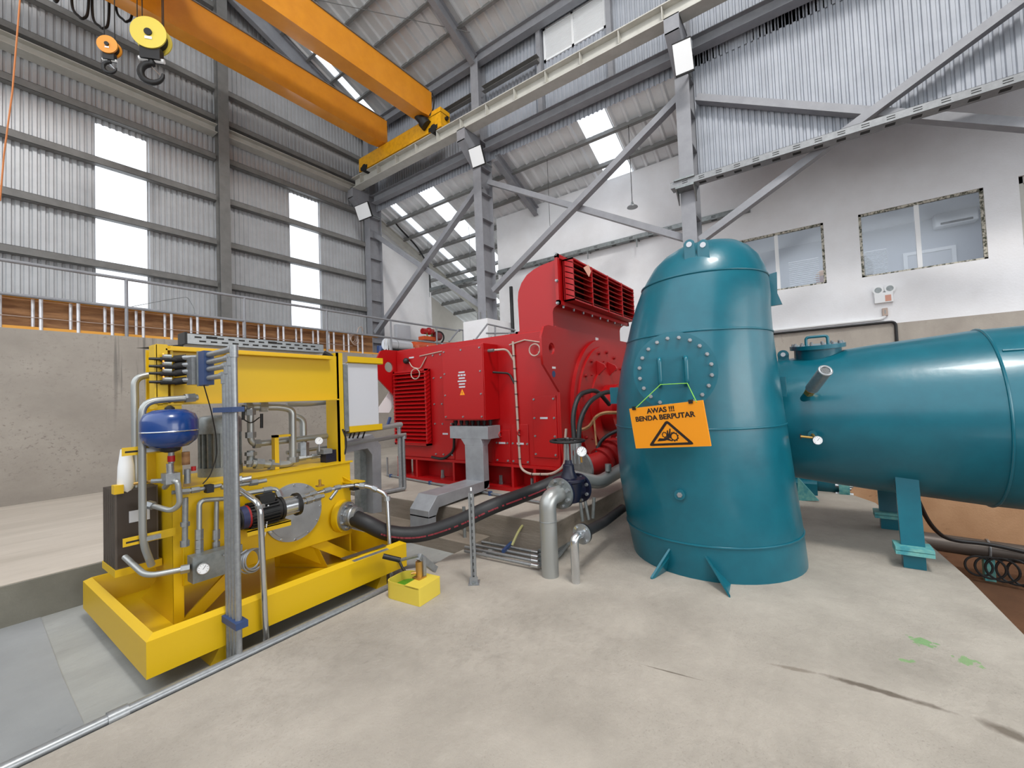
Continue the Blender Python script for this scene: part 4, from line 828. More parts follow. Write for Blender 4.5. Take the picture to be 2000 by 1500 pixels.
# electric motor standing on the tank
mc_ = at_y(431, 905, 4.15); mo = thing_p = MB().cyl((mc_.x, 4.15, .995), (mc_.x, 4.15, 1.07), .16, None, 28).cyl((mc_.x, 4.15, 1.07), (mc_.x, 4.15, 1.36), .125, None, 28).build('pump_motor', M['galvd'], hp)
mb = MB()
for k in range(20):
    a = 2*pi*k/20; u = V((cos(a), sin(a), 0)); w_ = V((-sin(a), cos(a), 0)); mb.obox(V((mc_.x, 4.15, 1.21))+u*.137, u*.018, w_*.005, V((0, 0, .14)))
mb.build('cooling_fin', M['galvd'], mo); MB().lathe((mc_.x, 4.15, 1.35), (0, 0, 1), [(0, .158), (.11, .158), (.14, .14), (.15, .09), (.15, 0.01)], 28).build('fan_cowl', M['galvd'], mo)
# blue accumulator
ac = at_y(332, 836, 3.62)
bl = MB().lathe((ac.x, 3.62, ac.z-.137), (0, 0, 1), [(0, .05), (.012, .105), (.05, .148), (.09, .159), (.11, .1595), (.19, .159), (.232, .142), (.262, .09), (.268, .01)], 40).build('expansion_vessel', M['blue'], hp)
MB().torus((ac.x, 3.62, ac.z-.02), (0, 0, 1), .160, .004, 48, 6).build('seam_band', M['chrome'], bl); MB().lathe((ac.x, 3.62, ac.z+.12), (0, 0, 1), [(0, .03), (.02, .028), (.032, .012)], 14).build('air_cap', M['black'], bl)
MB().lathe((ac.x, 3.62, ac.z-.165), (0, 0, 1), [(0, .03), (.01, .055), (.03, .06), (.03, .02)], 20).build('base_cup', M['black'], bl)
MB().cyl((ac.x+.005, 3.62, ac.z-.24), (ac.x+.005, 3.62, ac.z-.165), .018, None, 12).build('stem', M['galv'], bl); MB().cyl((ac.x+.005, 3.62, ac.z-.23), (ac.x+.005, 3.62, ac.z-.19), .022, None, 12).build('red_cap', M['red'], bl)
# plate heat exchanger with brackets
a, b = at_y(229, 962, 3.95), at_y(300, 1092, 3.95)
hx = MB().box((a.x, 3.95, b.z), (b.x+.02, 4.3, a.z)).build('heat_exchanger', mat('dark_brown_plate', (66, 57, 51), .45, .3), hp)
M['dsteel'] = mat('dull_plate_steel', (96, 88, 82), .45, .5); mb = MB()
for k in range(12): y = 3.955+k*.028; mb.box((a.x-.012, y, b.z-.01), (b.x+.03, y+.012, a.z+.01))
mb.build('plate_pack', M['dsteel'], hx); MB().box((a.x+.06, 3.945, .78), (b.x-.02, 3.95, .86)).build('data_plate', M['greyp'], hx)
MB().box((a.x-.02, 3.93, a.z-.01), (a.x+.03, 4.0, a.z+.05)).build('exchanger_bracket', M['yellow'], hp); MB().box((a.x-.015, 3.95, b.z-.06), (b.x+.05, 4.3, b.z-.01)).build('exchanger_bracket', M['yellow'], hp)
for (x0, y0), (x1, y1), Y in (((238, 884), (314, 880), 3.72), ((240, 1062), (311, 1045), 3.72)):
    p, q = at_y(x0, y0, Y), at_y(x1, y1, Y); br = MB().box((p.x, Y, p.z-.025), (1.06, Y+.006, p.z+.03)).build('slotted_bracket', M['yellow'], hp)
    MB().box((p.x+.015, Y-.001, p.z-.006), (p.x+.10, Y, p.z+.006)).build('slot', M['dark'], br); MB().box((p.x+.10, Y-.035, p.z-.012), (p.x+.19, Y-.001, p.z+.016)).build('pipe_clamp', M['galv'], br)
# pipework: sight-line points at chosen depths
def run(pts, r, name='pipe', m='pipeg', bend=.07, n=12, parent=hp, fit=()):
    P = [at_y(*p) for p in pts]; o = MB().tube(P, r, n, bend).build(name, M[m], parent)
    for i, t, L in fit:
        d = (P[i+1]-P[i]).normalized(); c = P[i]+(P[i+1]-P[i])*t; MB().cyl(c-d*L/2, c+d*L/2, r*1.55, None, 6).build('union_nut', M['galv'], o)
    return o
run([(304, 731, 4.05), (263, 737, 4.05), (266, 990, 4.0)], .024, 'bent_pipe', bend=.10)
run([(386, 776, 3.68), (277, 784, 3.68), (279, 1060, 3.70), (296, 1104, 3.75)], .022, 'bent_pipe', bend=.09, fit=((0, .15, .06),))
run([(244, 1088, 3.9), (286, 1126, 3.62), (368, 1110, 3.55)], .019, 'bent_pipe', bend=.07, fit=((1, .92, .05),))
run([(292, 986, 3.75), (335, 998, 3.60), (352, 985, 3.56), (347, 938, 3.56), (330, 942, 3.62), (322, 952, 3.7)], .018, 'bent_pipe', bend=.06, fit=((0, .05, .05),))
run([(336, 962, 3.62), (362, 960, 3.62), (400, 954, 3.62), (432, 948, 3.62)], .014, 'bent_pipe', m='galv', fit=((0, .9, .06), (1, .5, .05), (2, .3, .05)))
mb = MB(); p = at_y(408, 954, 3.60); MB().box((p.x-.022, 3.57, p.z-.028), (p.x+.022, 3.63, p.z+.028)).build('clamp_block', M['black'], hp)
run([(362, 972, 3.64), (361, 1066, 3.64)], .018, 'level_tube', m='galv', fit=((0, .55, .03), (0, .95, .04)))
run([(440, 974, 3.66), (389, 977, 3.66), (389, 1085, 3.62)], .017, 'bent_pipe', bend=.05, fit=((1, .62, .07), (1, .8, .06), (1, .95, .05)))
run([(423, 978, 3.68), (422, 1080, 3.66)], .016, 'bent_pipe', fit=((0, .65, .07), (0, .85, .05)))
p, q = at_y(372, 1088, 3.56), at_y(440, 1112, 3.56)
mf = MB().box((p.x, 3.52, q.z-.02), (q.x+.1, 3.62, p.z+.0)).build('manifold_block', M['galvd'], hp); gauge(mf, at_y(397, 1111, 3.46), (-.35, -1, .1), .036)
# valve block and fittings under the blue vessel
p = at_y(336, 935, 3.62); vb = MB().box((p.x-.045, 3.58, p.z-.03), (p.x+.035, 3.68, p.z+.04)).build('valve_block', M['galv'], hp)
run([(332, 905, 3.62), (333, 928, 3.62)], .022, 'sight_cup', m='chrome'); 
for x, y, r, m, h in ((363, 895, .024, 'wood', .09), (366, 930, .02, 'galv', .10), (378, 915, .015, 'red', .03)):
    c = at_y(x, y, 3.64); MB().cyl(c-V((0, 0, h/2)), c+V((0, 0, h/2)), r, None, 12).build('valve_fitting', M[m], hp)
run([(262, 945, 3.75), (290, 940, 3.7), (330, 938, 3.66)], .010, 'drain_nozzle', m='brass', fit=((1, .3, .04), (1, .7, .05)))
MB().lathe(at_y(246, 905, 3.98)-V((0, 0, .2)), (0, 0, 1), [(0, .03), (.05, .05), (.18, .045), (.30, .03)], 12).build('plastic_wrap', M['whitep'], hp)
# horizontal water pump with black motor
pm = thing_ = at_y(505, 1003, 3.52)
a, b = at_y(464, 1014, 3.50), at_y(548, 992, 3.50); ax = (b-a).normalized(); 
pu = MB().cyl(a+ax*.0, b, .082, None, 28).cyl(a-ax*.012, a, .07, None, 28).build('pump', M['black'], hp)
mb = MB(); u, v, _ = frame(ax)
for k in range(22):
    an = 2*pi*k/22; e = u*cos(an)+v*sin(an); f_ = v*cos(an)-u*sin(an); mb.obox(a+ax*.17+e*.086, e*.012, f_*.004, ax*.10)
mb.build('cooling_fin', M['black'], pu)
M['pumplabel'] = mat('dark_blue_pump_band', (34, 40, 78), .5); MB().cyl(a+ax*.012, a+ax*.055, .0835, None, 28).build('pump_band', M['pumplabel'], pu); MB().cyl(a+ax*.055, a+ax*.068, .0836, None, 28).build('red_stripe', M['redd'], pu)
MB().obox(a+ax*.19+V((0, -.01, .105)), ax*.055, (0, .04, 0), (0, 0, .035)).build('terminal_box', M['black'], pu)
c = at_y(577, 985, 3.50); MB().cyl(b, c, .074, None, 28).build('pump_body', M['chrome'], pu); MB().cyl(b-ax*.015, b+ax*.006, .09, None, 28).cyl(c-ax*.006, c+ax*.022, .09, None, 28).build('end_ring', M['black'], pu)
mb = MB()
for k in range(4): e = u*cos(k*pi/2+.6)+v*sin(k*pi/2+.6); mb.cyl(b+e*.083, c+e*.083, .006, None, 6)
mb.build('tie_rod', M['chrome'], pu)
MB().box((a.x+.04, 3.44, a.z-.10), (b.x+.05, 3.72, a.z-.088)).box((a.x+.04, 3.44, a.z-.13), (b.x+.05, 3.45, a.z-.09)).build('pump_shelf', M['yellow'], hp)
run([(520, 1262, 3.10), (508, 985, 3.10), (470, 958, 3.35), (455, 950, 3.5)], .0195, 'water_pipe', m='chrome', bend=.07, fit=((0, .985, .02),))
run([(455, 940, 3.62), (480, 936, 3.58), (492, 934, 3.56)], .022, 'tee_fitting', m='chrome', fit=((0, .5, .04),))
run([(432, 952, 3.60), (505, 941, 3.60), (520, 938, 3.60)], .016, 'steel_pipe', m='pipeg', fit=((0, .85, .06),))
run([(465, 966, 3.56), (540, 954, 3.54), (548, 972, 3.52), (548, 984, 3.5)], .017, 'steel_pipe', m='pipeg', bend=.03, fit=((0, .75, .06), (1, .6, .05)))
run([(577, 984, 3.46), (600, 978, 3.46), (632, 968, 3.46)], .019, 'steel_pipe', m='chrome', fit=((0, .4, .05), (1, .1, .05), (1, .6, .05)))
run([(574, 976, 3.58), (620, 962, 3.58), (668, 950, 3.56), (690, 948, 3.54)], .016, 'steel_pipe', m='chrome', fit=((0, .3, .05), (0, .8, .06), (1, .4, .06), (1, .8, .05)))
run([(645, 975, 3.54), (658, 958, 3.56)], .014, 'strainer', m='galv')
c = at_y(625, 950, 3.56); MB().cyl(c, c+V((0, 0, .06)), .011, None, 10).box((c.x-.03, c.y-.02, c.z+.0), (c.x+.03, c.y+.02, c.z+.012)).build('vent_cock', M['brass'], hp)
c = at_y(690, 951, 3.56); MB().box((c.x-.02, 3.53, c.z-.03), (c.x+.05, 3.59, c.z+.03)).build('clamp_block', M['black'], hp)
run([(694, 948, 3.54), (722, 950, 3.42), (756, 966, 3.28), (766, 1168, 3.18)], .019, 'water_pipe', m='chrome', bend=.06, fit=((0, .5, .05), (1, .3, .05), (2, .04, .04)))
MB().tube([at_y(758, 985, 3.33), at_y(757, 1030, 3.33), at_y(766, 1060, 3.3), at_y(789, 1118, 3.05), at_y(815, 1128, 2.9)], .012, 8, .08).build('thin_hose', M['rubber'], hp)
# upper pipework on the tank lid
run([(489, 794, 4.0), (490, 868, 4.0), (545, 862, 4.0), (686, 846, 4.0), (784, 829, 4.0)], .027, 'bent_pipe', m='pipeg', bend=.06, fit=((0, .15, .05), (0, .75, .05), (1, .2, .05)))
run([(470, 797, 4.02), (500, 795, 4.02), (548, 795, 3.98), (571, 800, 3.94), (572, 905, 3.94), (545, 908, 3.94), (492, 905, 3.94)], .032, 'bent_pipe', m='pipeg', bend=.09, fit=((0, .5, .05), (1, .3, .06), (3, .93, .05), (5, .2, .07), (5, .75, .06)))
run([(490, 880, 3.98), (489, 912, 3.98)], .03, 'valve_body', m='galvd', fit=((0, .2, .03), (0, .7, .03)))
run([(568, 812, 4.15), (592, 818, 4.10), (593, 893, 4.05)], .032, 'bent_pipe', m='pipeg', bend=.07, fit=((1, .72, .07), (1, .9, .07)))
run([(577, 897, 4.0), (620, 890, 3.96), (640, 886, 3.92)], .017, 'steel_pipe', m='galv', fit=((0, .3, .06), (0, .85, .05)))
run([(560, 884, 4.05), (680, 868, 4.1), (792, 848, 4.1)], .018, 'steel_pipe', m='pipeg')
MB().tube([at_y(560, 790, 4.12), at_y(600, 790, 4.12), at_y(640, 786, 4.12), at_y(655, 778, 4.12)], .022, 10, .05).build('return_pipe', M['pipeg'], hp)
p, q = at_y(632, 880, 3.88), at_y(664, 900, 3.88); vb = MB().box((p.x, 3.84, q.z), (q.x, 3.94, p.z)).build('solenoid_valve', M['navy'], hp); MB().box((p.x-.03, 3.83, p.z-.03), (p.x+.06, 3.95, p.z+.015)).build('valve_cap', M['galv'], vb)
c = at_y(623, 861, 3.84); gg = gauge(hp, c, (-.5, -.85, .1), .034); MB().cyl(c-V((0, 0, .1)), c-V((0, 0, .03)), .01, None, 8).build('gauge_stem', M['galv'], gg)
MB().box((1.83, 3.9, 1.0), (1.865, 3.96, 1.30)).box((1.83, 3.9, 1.28), (1.97, 3.96, 1.30)).build('pipe_stand', M['yellow'], hp)
for x, y in ((475, 806), (511, 822)): run([(x, y-14, 3.96), (x, y+14, 3.96)], .013, 'test_port', m='black', n=8)
run([(474, 818, 3.96), (490, 828, 3.92), (507, 815, 3.94)], .005, 'sensor_lead', m='black', n=6, bend=.05)
run([(398, 752, 3.5), (412, 800, 3.55), (422, 850, 3.6), (424, 890, 3.65), (410, 930, 3.66), (396, 945, 3.66)], .004, 'sensor_lead', m='black', n=6, bend=.05)
# white control cabinet on the right end
p, q = at_y(669, 712, 3.80), at_y(741, 834, 3.80)
cb = MB().box((p.x+.05, 3.80, q.z+.01), (q.x, 4.05, p.z+.02)).build('control_cabinet', M['greyp'], hp, .006)
MB().box((p.x, 3.79, q.z+.0), (p.x+.05, 3.9, p.z)).build('cable_duct', M['galvd'], cb)
mb = MB()
for k in range(9): z = q.z+.04+k*.052; mb.box((p.x-.001, 3.81+(k % 2)*.03, z), (p.x, 3.83+(k % 2)*.03, z+.036))
mb.build('duct_slot', M['dark'], cb)
for z, e in ((p.z+.055, .03), (q.z+.005, .0)):
    MB().box((p.x+.045, 3.775, z-.035), (q.x+.02+e, 3.785, z+.03)).box((p.x+.045, 3.775, z-.036 if e else z-.036), (q.x+.02+e, 3.82, z-.03)).build('mounting_angle', M['yellow'], cb)
MB().tube([at_y(632, 690, 3.9), at_y(652, 700, 3.87), at_y(664, 716, 3.83)], .03, 8, .05).build('cable_bunch', M['dark'], hp)
for x in (676, 690, 697, 706, 716): MB().tube([at_y(x, 832, 3.9), at_y(x-4, 845, 3.88), at_y(x-8, 856, 3.9)], .009, 6, .03).build('cable_tail', M['black'], cb)
run([(668, 838, 3.8), (676, 860, 3.8), (672, 890, 3.8), (660, 888, 3.85)], .014, 'black_cable', m='black', n=8)
# coil of grey cable under the pump
cl = at_y(491, 1095, 3.52); mb = MB()
for k in range(5): mb.torus(cl+V((.008*k-.016, -.004*k, .008*(k % 3))), (.3, -1, .1), .082-.006*(k % 3), .006, 28, 6)
mb.build('cable_coil', M['duct'], hp)
run([(436, 1085, 3.5), (470, 1082, 3.5), (482, 1074, 3.5)], .006, 'cable', m='duct', n=6); run([(524, 986, 3.44), (520, 1035, 3.44), (508, 1075, 3.5)], .006, 'cable', m='whitep', n=6, bend=.1)

# ================================================================ conduit bundle and flow switches in front of the unit
cbn = thing('conduit_bundle', 'bundle of four grey vertical conduits with blue clamps before the yellow unit', 'conduit', (1.14, 3.02, -.07))
cX = 1.168
for i, ((x, y), (ex, ey)) in enumerate(zip(((456, 681), (450, 698), (444, 714), (438, 733)), ((312, 701), (312, 718), (312, 735), (312, 754)))):
    Y = 3.0+.047*i; T = at_y(x, y, Y); T = V((cX, Y, T.z))
    S = V((cX, 3.60, T.z-.004)); E = V((cX-.075, 3.70, T.z-.002))
    MB().tube([V((cX, Y, -.07)), T, S, E], .0185, 14, .012).build('conduit', M['galv'], cbn)
    MB().cyl(T-V((0, 0, .055)), T+V((0, 0, .022)), .024, None, 14).cyl(T-V((0, .012, 0)), T+V((0, .055, 0)), .024, None, 14).build('elbow', M['galv'], cbn)
    s = E; fs = MB().cyl(s+V((.03, -.02, 0)), s+V((-.03, .015, -.01)), .026, None, 10).cyl(s+V((-.02, 0, -.014)), s+V((-.11, .02, -.014)), .017, None, 10).build('flow_switch', M['dark'], cbn)
    MB().cyl(s+V((-.05, .0, .004)), s+V((-.10, .01, .006)), .018, .016, 10).build('switch_head', M['galvd'], fs)
    MB().cyl(s+V((-.11, .02, -.012)), s+V((-.17, .03, -.012)), .011, .009, 8).build('plug', M['black'], fs); MB().sphere(s+V((-.10, -.012, .022)), .0055, 8).build('indicator', M['led'], fs)
zt_ = at_y(398, 690, 3.4).z
z0_, z1_ = at_y(398, 752, 3.45).z, at_y(398, 686, 3.45).z
MB().box((cX-.03, 3.40, z0_), (cX+.03, 3.50, z1_)).build('clamp_block', M['clampb'], cbn); MB().box((cX-.032, 3.50, z0_-.005), (cX+.032, 3.525, z1_+.005)).build('clamp_plate', M['galvd'], cbn)
MB().box((cX-.05, 3.56, z0_+.01), (cX+.01, 3.66, z1_-.03)).build('distributor_block', M['galv'], cbn)
z = at_y(450, 800, 3.0).z; MB().box((cX-.035, 2.95, z-.016), (cX+.035, 3.25, z+.016)).build('clamp_block', M['clampb'], cbn)
z = at_y(447, 1225, 3.0).z; MB().box((cX-.035, 2.95, z-.02), (cX+.035, 3.25, z+.02)).build('clamp_block', M['clampb'], cbn)
# steel tube along the slab edge
fp = thing('floor_pipe', 'thin steel pipe lying along the edge of the foreground slab', 'pipe', (1.0, 2.99, -.02))
P = [V((-.3, 2.985, .004)), V((1.0, 2.99, .004)), V((1.75, 3.0, .0)), V((2.42, 3.01, -.01)), V((2.62, 3.06, -.02))]; MB().tube(P, .029, 14).build('tube', M['galv'], fp)
MB().cyl((.56, 2.988, .004), (.64, 2.988, .004), .037, None, 14).build('coupling', M['galv'], fp); MB().cyl((2.38, 3.01, -.01), (2.44, 3.01, -.01), .037, None, 14).build('coupling', M['galv'], fp)

# ================================================================ valve, elbows, ducts, struts
ev = thing('grey_elbow_pipe', 'thick grey elbow pipe rising from the slab to the blue handwheel valve', 'pipe', tuple(at_z(1075, 1125, 0)))
eb = at_z(1075, 1124, 0); ef = at_x(1101, 966, eb.x+.16); zc_ = ef.z
MB().tube([eb-V((0, 0, .05)), V((eb.x, eb.y, zc_)), V((eb.x+.22, eb.y-.03, zc_))], .075, 28, .19).build('pipe', M['pipeg'], ev)
MB().torus((eb.x, eb.y, zc_-.2), (0, 0, 1), .075, .004, 28, 6).build('weld_seam', M['galvd'], ev)
vd = V((1, -.14, 0)).normalized(); vf = V((eb.x+.17, eb.y-.022, zc_))
fl = MB().disc(vf, vd, .138, .025, 40).build('flange', M['galvd'], ev); bolts(fl, ring_pts(vf, -vd, .112, 8, .5), -vd, M['galv'], .017, .03)
bv = thing('gate_valve', 'dark blue gate valve with black handwheel beside the hose', 'valve', tuple(vf+vd*.15-V((0, 0, .1))))
vc = vf+vd*.16
MB().disc(vf+vd*.026, vd, .138, .025, 40).disc(vf+vd*.29, vd, .138, .028, 40).cyl(vf+vd*.05, vf+vd*.29, .10, None, 28).lathe(vc-V((0, 0, .12)), (0, 0, 1), [(0, .03), (.02, .09), (.10, .115), (.2, .12), (.21, .15), (.235, .15), (.24, .08), (.30, .055), (.36, .05), (.37, .035), (.4, .03)], 28).build('valve_body', M['navy'], bv, .003)
bolts(bv, ring_pts(vf+vd*.29, -vd, .115, 8, .5), -vd, M['galv'], .014, .02)
hwz = at_x(1117, 861, vc.x).z; wc = V((vc.x, vc.y, hwz))
MB().cyl(vc+V((0, 0, .25)), wc+V((0, 0, .03)), .014, None, 10).build('spindle', M['galvd'], bv); 
wm = MB().torus(wc, (0, 0, 1), .155, .013, 36, 8).cyl(wc-V((0, 0, .015)), wc+V((0, 0, .02)), .03, None, 14)
for k in range(5): a = 2*pi*k/5; wm.tube([wc, wc+V((cos(a)*.08, sin(a)*.08, -.012)), wc+V((cos(a)*.155, sin(a)*.155, 0))], .009, 6, .03)
wm.build('handwheel', M['black'], bv)
c = at_x(1136, 882, vc.x-.1); gauge(bv, c, (-.8, -.55, .05), .045); 
mb = MB().cyl(c+V((.03, .02, -.1)), c+V((.02, .02, 0)), .01, None, 8); mb.build('gauge_stem', M['brass'], bv)
mp = []
for x in (1104, 1116, 1122, 1130): p = at_x(x, 866, vc.x+.3); MB().cyl((p.x, p.y, vc.z+.2), p, .012, None, 8).build('sensing_tube', M['galv'], bv)
se = thing('small_elbow_pipe', 'small stainless elbow pipe with round flange standing on the slab', 'pipe', tuple(at_z(1125, 1138, 0)))
eb = at_z(1125, 1138, 0); zc_ = at_x(1140, 1046, eb.x+.08).z
MB().tube([eb-V((0, 0, .05)), V((eb.x, eb.y, zc_)), V((eb.x+.12, eb.y-.02, zc_))], .036, 20, .09).build('pipe', M['chrome'], se)
fl = MB().disc(V((eb.x+.10, eb.y-.016, zc_)), vd, .085, .018, 32).build('flange', M['galv'], se); bolts(fl, ring_pts(V((eb.x+.10, eb.y-.016, zc_)), -vd, .066, 4, .5), -vd, M['chrome'], .013, .016)
MB().disc(V((eb.x+.12, eb.y-.018, zc_)), vd, .085, .018, 32).build('flange', M['black'], se)
MB().tube([V((eb.x+.13, eb.y-.02, zc_)), at_x(1180, 1020, 3.95), at_x(1216, 993, 4.45)], .045, 18, .1).build('black_pipe', M['rubber'], se)
# conduits lying at the slab edge
cr = thing('conduit_rack', 'flat row of grey conduits with blue clamp lying in the slab trench', 'conduit', tuple(at_z(980, 1070, 0)))
for k in range(4):
    a = at_z(908, 1052+k*8, .04); b = at_z(1046, 1078+k*9, .04); MB().tube([a, b], .014, 12).build('conduit', M['galv'], cr); MB().cyl(b-(b-a).normalized()*.04, b+(b-a).normalized()*.03, .02, None, 12).build('conduit_fitting', M['chrome'], cr)
    c = at_z(1090, 1062-k*2+k*10, .03); e = at_z(1160-k*9, 1015+k*6, .03); MB().tube([b+V((.03, -.02, 0)), c, e], .02, 10, .03).build('conduit', M['galvd'], cr)
a = at_z(908, 1053, .04); MB().tube([a, a+V((0, 0, .35))], .018, 10).build('riser', M['galvd'], cr)
a, b = at_z(983, 1083, .03), at_z(1000, 1066, .03); MB().bar(a+V((0, 0, .03)), b+V((0, 0, .03)), .03, .03).build('clamp_block', M['clampb'], cr)
for x0, y0, x1, y1 in ((1138, 1018, 1133, 975), (1150, 1015, 1142, 975), (1158, 1012, 1160, 972)):
    a = at_x(x0, y0, 4.0); b = at_x(x1, y1, 4.0); MB().tube([a, b], .017, 10).build('riser', M['galvd'], cr)
# sheet-metal cable duct from the generator terminal box to the floor
cdk = thing('cable_duct', 'grey zinc cable duct dropping from the generator terminal box to the floor', 'cable duct', tuple(at_z(840, 1085, -.07)))
X_ = GX-.30; y0, y1 = 3.50, 4.18; zt2, zb2 = 1.19, 1.02
MB().box((X_, y0, zb2), (GX-.03, y1, zt2)).build('header_box', M['duct'], cdk, .003)
pc = at_x(930, 905, X_); yc0, yc1 = at_x(944, 905, X_).y, at_x(909, 905, X_).y; zh = at_x(925, 870, X_).z
MB().hexa([(X_, yc0, zh), (X_+.11, yc0, zh), (X_+.11, yc1, zh), (X_, yc1, zh), (X_, y0+.12, zb2), (X_+.24, y0+.12, zb2), (X_+.24, y1-.2, zb2), (X_, y1-.2, zb2)]).build('funnel', M['duct'], cdk, .003)
zl = at_x(925, 938, X_).z
MB().box((X_, yc0, zl-.1), (X_+.11, yc1, zh)).build('riser', M['duct'], cdk, .003)
wv = (yc1-yc0)/2; xq = at_y(840, 1085, yc0).x; xr = at_y(854, 1080, yc0).x-xq
zr = zl-.02
MB().prism([(X_+.05, yc0, zl-.12), (X_+.11, yc0, zl-.05), (X_+.11, yc0, zl), (X_, yc0, zl), (xq+.14, yc0, zl-.01), (xq+.0, yc0, zl-.16), (xq, yc0, zl-.24), (xq+xr, yc0, zl-.24), (xq+xr+.05, yc0, zl-.15)], (0, wv*2, 0)).build('run', M['duct'], cdk, .003)
MB().box((xq, yc0, -.07), (xq+xr, yc1, zl-.22)).build('drop', M['duct'], cdk, .003)
# grey duct frame beside the cabinet
gd = thing('duct_frame', 'grey inverted U of cable duct standing between yellow unit and generator', 'cable duct', tuple(at_z(700, 990, .25)))
Yd = 4.35
o_ = [(676, 862), (727, 848), (744, 868), (746, 1000), (729, 1003), (727, 888), (718, 876), (677, 884)]
MB().prism([at_y(x, y, Yd) for x, y in o_], (0, .16, 0)).build('frame', M['duct'], gd, .003)
MB().prism([at_y(x, y, Yd+.12) for x, y in ((703, 878), (716, 878), (718, 1000), (705, 1000))], (0, .12, 0)).build('slotted_post', M['galvd'], gd)
# slotted strut stand
ss = thing('strut_post', 'slotted galvanised strut on a small foot plate under the hose', 'post', tuple(at_z(926, 1140, 0)))
b = at_z(926, 1139, 0); tz = at_z(926, 958, 0) if False else None
ray_t = ray(927, 962); zt3 = EYE+ray_t.z*((b.x*.814+b.y*.58)/(ray_t.x*.814+ray_t.y*.58))
e1_ = V((.58, -.814, 0)); e2_ = V((.814, .58, 0)); hw = .021
MB().obox(b+V((0, 0, zt3/2))+e2_*.02, e1_*hw, e2_*.002, V((0, 0, zt3/2))).obox(b+V((0, 0, zt3/2))-e1_*hw, e1_*.002, e2_*.02, V((0, 0, zt3/2))).obox(b+V((0, 0, zt3/2))+e1_*hw, e1_*.002, e2_*.02, V((0, 0, zt3/2))).obox(b+V((0, 0, zt3/2))-e1_*(hw-.006)-e2_*.02, e1_*.007, e2_*.002, V((0, 0, zt3/2))).obox(b+V((0, 0, zt3/2))+e1_*(hw-.006)-e2_*.02, e1_*.007, e2_*.002, V((0, 0, zt3/2))).build('channel', M['galv'], ss)
mb = MB()
for k in range(14): mb.obox(b+V((0, 0, .07+k*.055))+e2_*.017, e1_*.007, e2_*.0015, V((0, 0, .015)))
mb.build('slot', M['whitep'], ss)
ft = MB().obox(b+V((0, 0, .004)), e1_*.045, e2_*.05, V((0, 0, .004))).obox(b-e2_*.02+V((0, 0, .03)), e1_*.035, e2_*.003, V((0, 0, .03))).build('foot_plate', M['galv'], ss); MB().hexbolt(b-e2_*.035+V((0, 0, .008)), (0, 0, 1), .012, .012).build('bolt', M['galvd'], ft)
# hand pump in a pale yellow tray
A_, B_, C_ = at_z(753, 1167, 0), at_z(820, 1186, 0), at_z(861, 1159, 0); D_ = A_+(C_-B_); hh = .135
pt = thing('hand_pump', 'pale yellow hand pump box with black gripped lever on the slab', 'pump', tuple((B_+D_)/2))
def quad_round(k, z):
    c = (A_+B_+C_+D_)/4; pts = []
    cs = [A_, B_, C_, D_]; rr = [.06, .012, .012, .1]
    for i in range(4):
        p, q, r = cs[i-1], cs[i], cs[(i+1) % 4]; d0, d1 = (p-q).normalized(), (r-q).normalized(); R = rr[i]
        for t in (0, .25, .5, .75, 1): v = q+d0*R*(1-t)**2+d1*R*t*t; pts.append(c+(v-c)*k+V((0, 0, z)))
    return pts
MB().rings([quad_round(1, .001), quad_round(1, hh), quad_round(.965, hh), quad_round(.965, .02)], 20, True, 0, False).build('box', M['paley'], pt)
u = (C_-B_); w_ = (A_-B_)
MB().prism([B_+w_*.01+V((0, 0, hh-.012)), C_+w_*.01+V((0, 0, hh-.012)), C_+w_*.42+V((0, 0, hh-.012)), B_+w_*.42+V((0, 0, hh-.012))], V((0, 0, .013))).build('cover_plate', M['paley'], pt)
MB().prism([p+V((0, 0, -.06)) for p in quad_round(.95, hh-.01)], V((0, 0, .004))).build('oil', M['green'], pt)
pc = (A_+B_+C_+D_)/4+u*.12-w_*.12+V((0, 0, hh))
MB().box((pc.x-.04, pc.y-.04, hh), (pc.x+.04, pc.y+.04, hh+.012)).cyl(pc, pc+V((0, 0, .13)), .027, None, 16).cyl(pc+V((0, 0, .05)), pc+V((-.05, .04, .045)), .012, None, 8).build('cylinder', M['brass'], pt)
lv0, lv1 = at_y(850, 1112, pc.y+.02), at_y(782, 1094, pc.y+.2); lv2 = at_y(748, 1086, pc.y+.3)
ll = MB().bar(lv0, pc+V((0, 0, .17)), .035, .05).tube([pc+V((0, 0, .18)), lv1], .013, 10).build('lever', M['galv'], pt); MB().cyl(lv1, lv2, .021, None, 12).build('grip', M['black'], ll)
MB().box((pc.x+.02, pc.y-.03, hh+.01), (pc.x+.05, pc.y+.0, hh+.16)).build('link', M['galv'], pt)
# galvanised pipe frame and conduits before the generator
pf = thing('conduit_run', 'grey conduits with elbows and blue clamps running past the generator base', 'conduit', tuple(at_z(786, 958, .31)))
E_ = at_z(783, 955, .34); tp = V((E_.x, E_.y, at_y(776, 829, E_.y).z)); 
MB().tube([at_y(700, 838, E_.y+.0), V((E_.x-.05, E_.y, tp.z)), V((E_.x, E_.y, tp.z)), E_, E_+V((-.5, .12, 0))], .028, 12, .02).build('conduit', M['galv'], pf)
E2 = E_+V((.05, -.02, 0)); tp2 = at_y(789, 850, E2.y); MB().tube([at_y(700, 866, E2.y), V((E2.x, E2.y, tp2.z)), E2, E2+V((-.5, .10, 0))], .026, 12, .02).build('conduit', M['galv'], pf)
MB().cyl(tp-V((0, 0, .05)), tp+V((0, 0, .03)), .038, None, 12).build('elbow', M['galv'], pf); MB().cyl(tp2-V((0, 0, .05)), tp2+V((0, 0, .03)), .036, None, 12).build('elbow', M['galv'], pf)
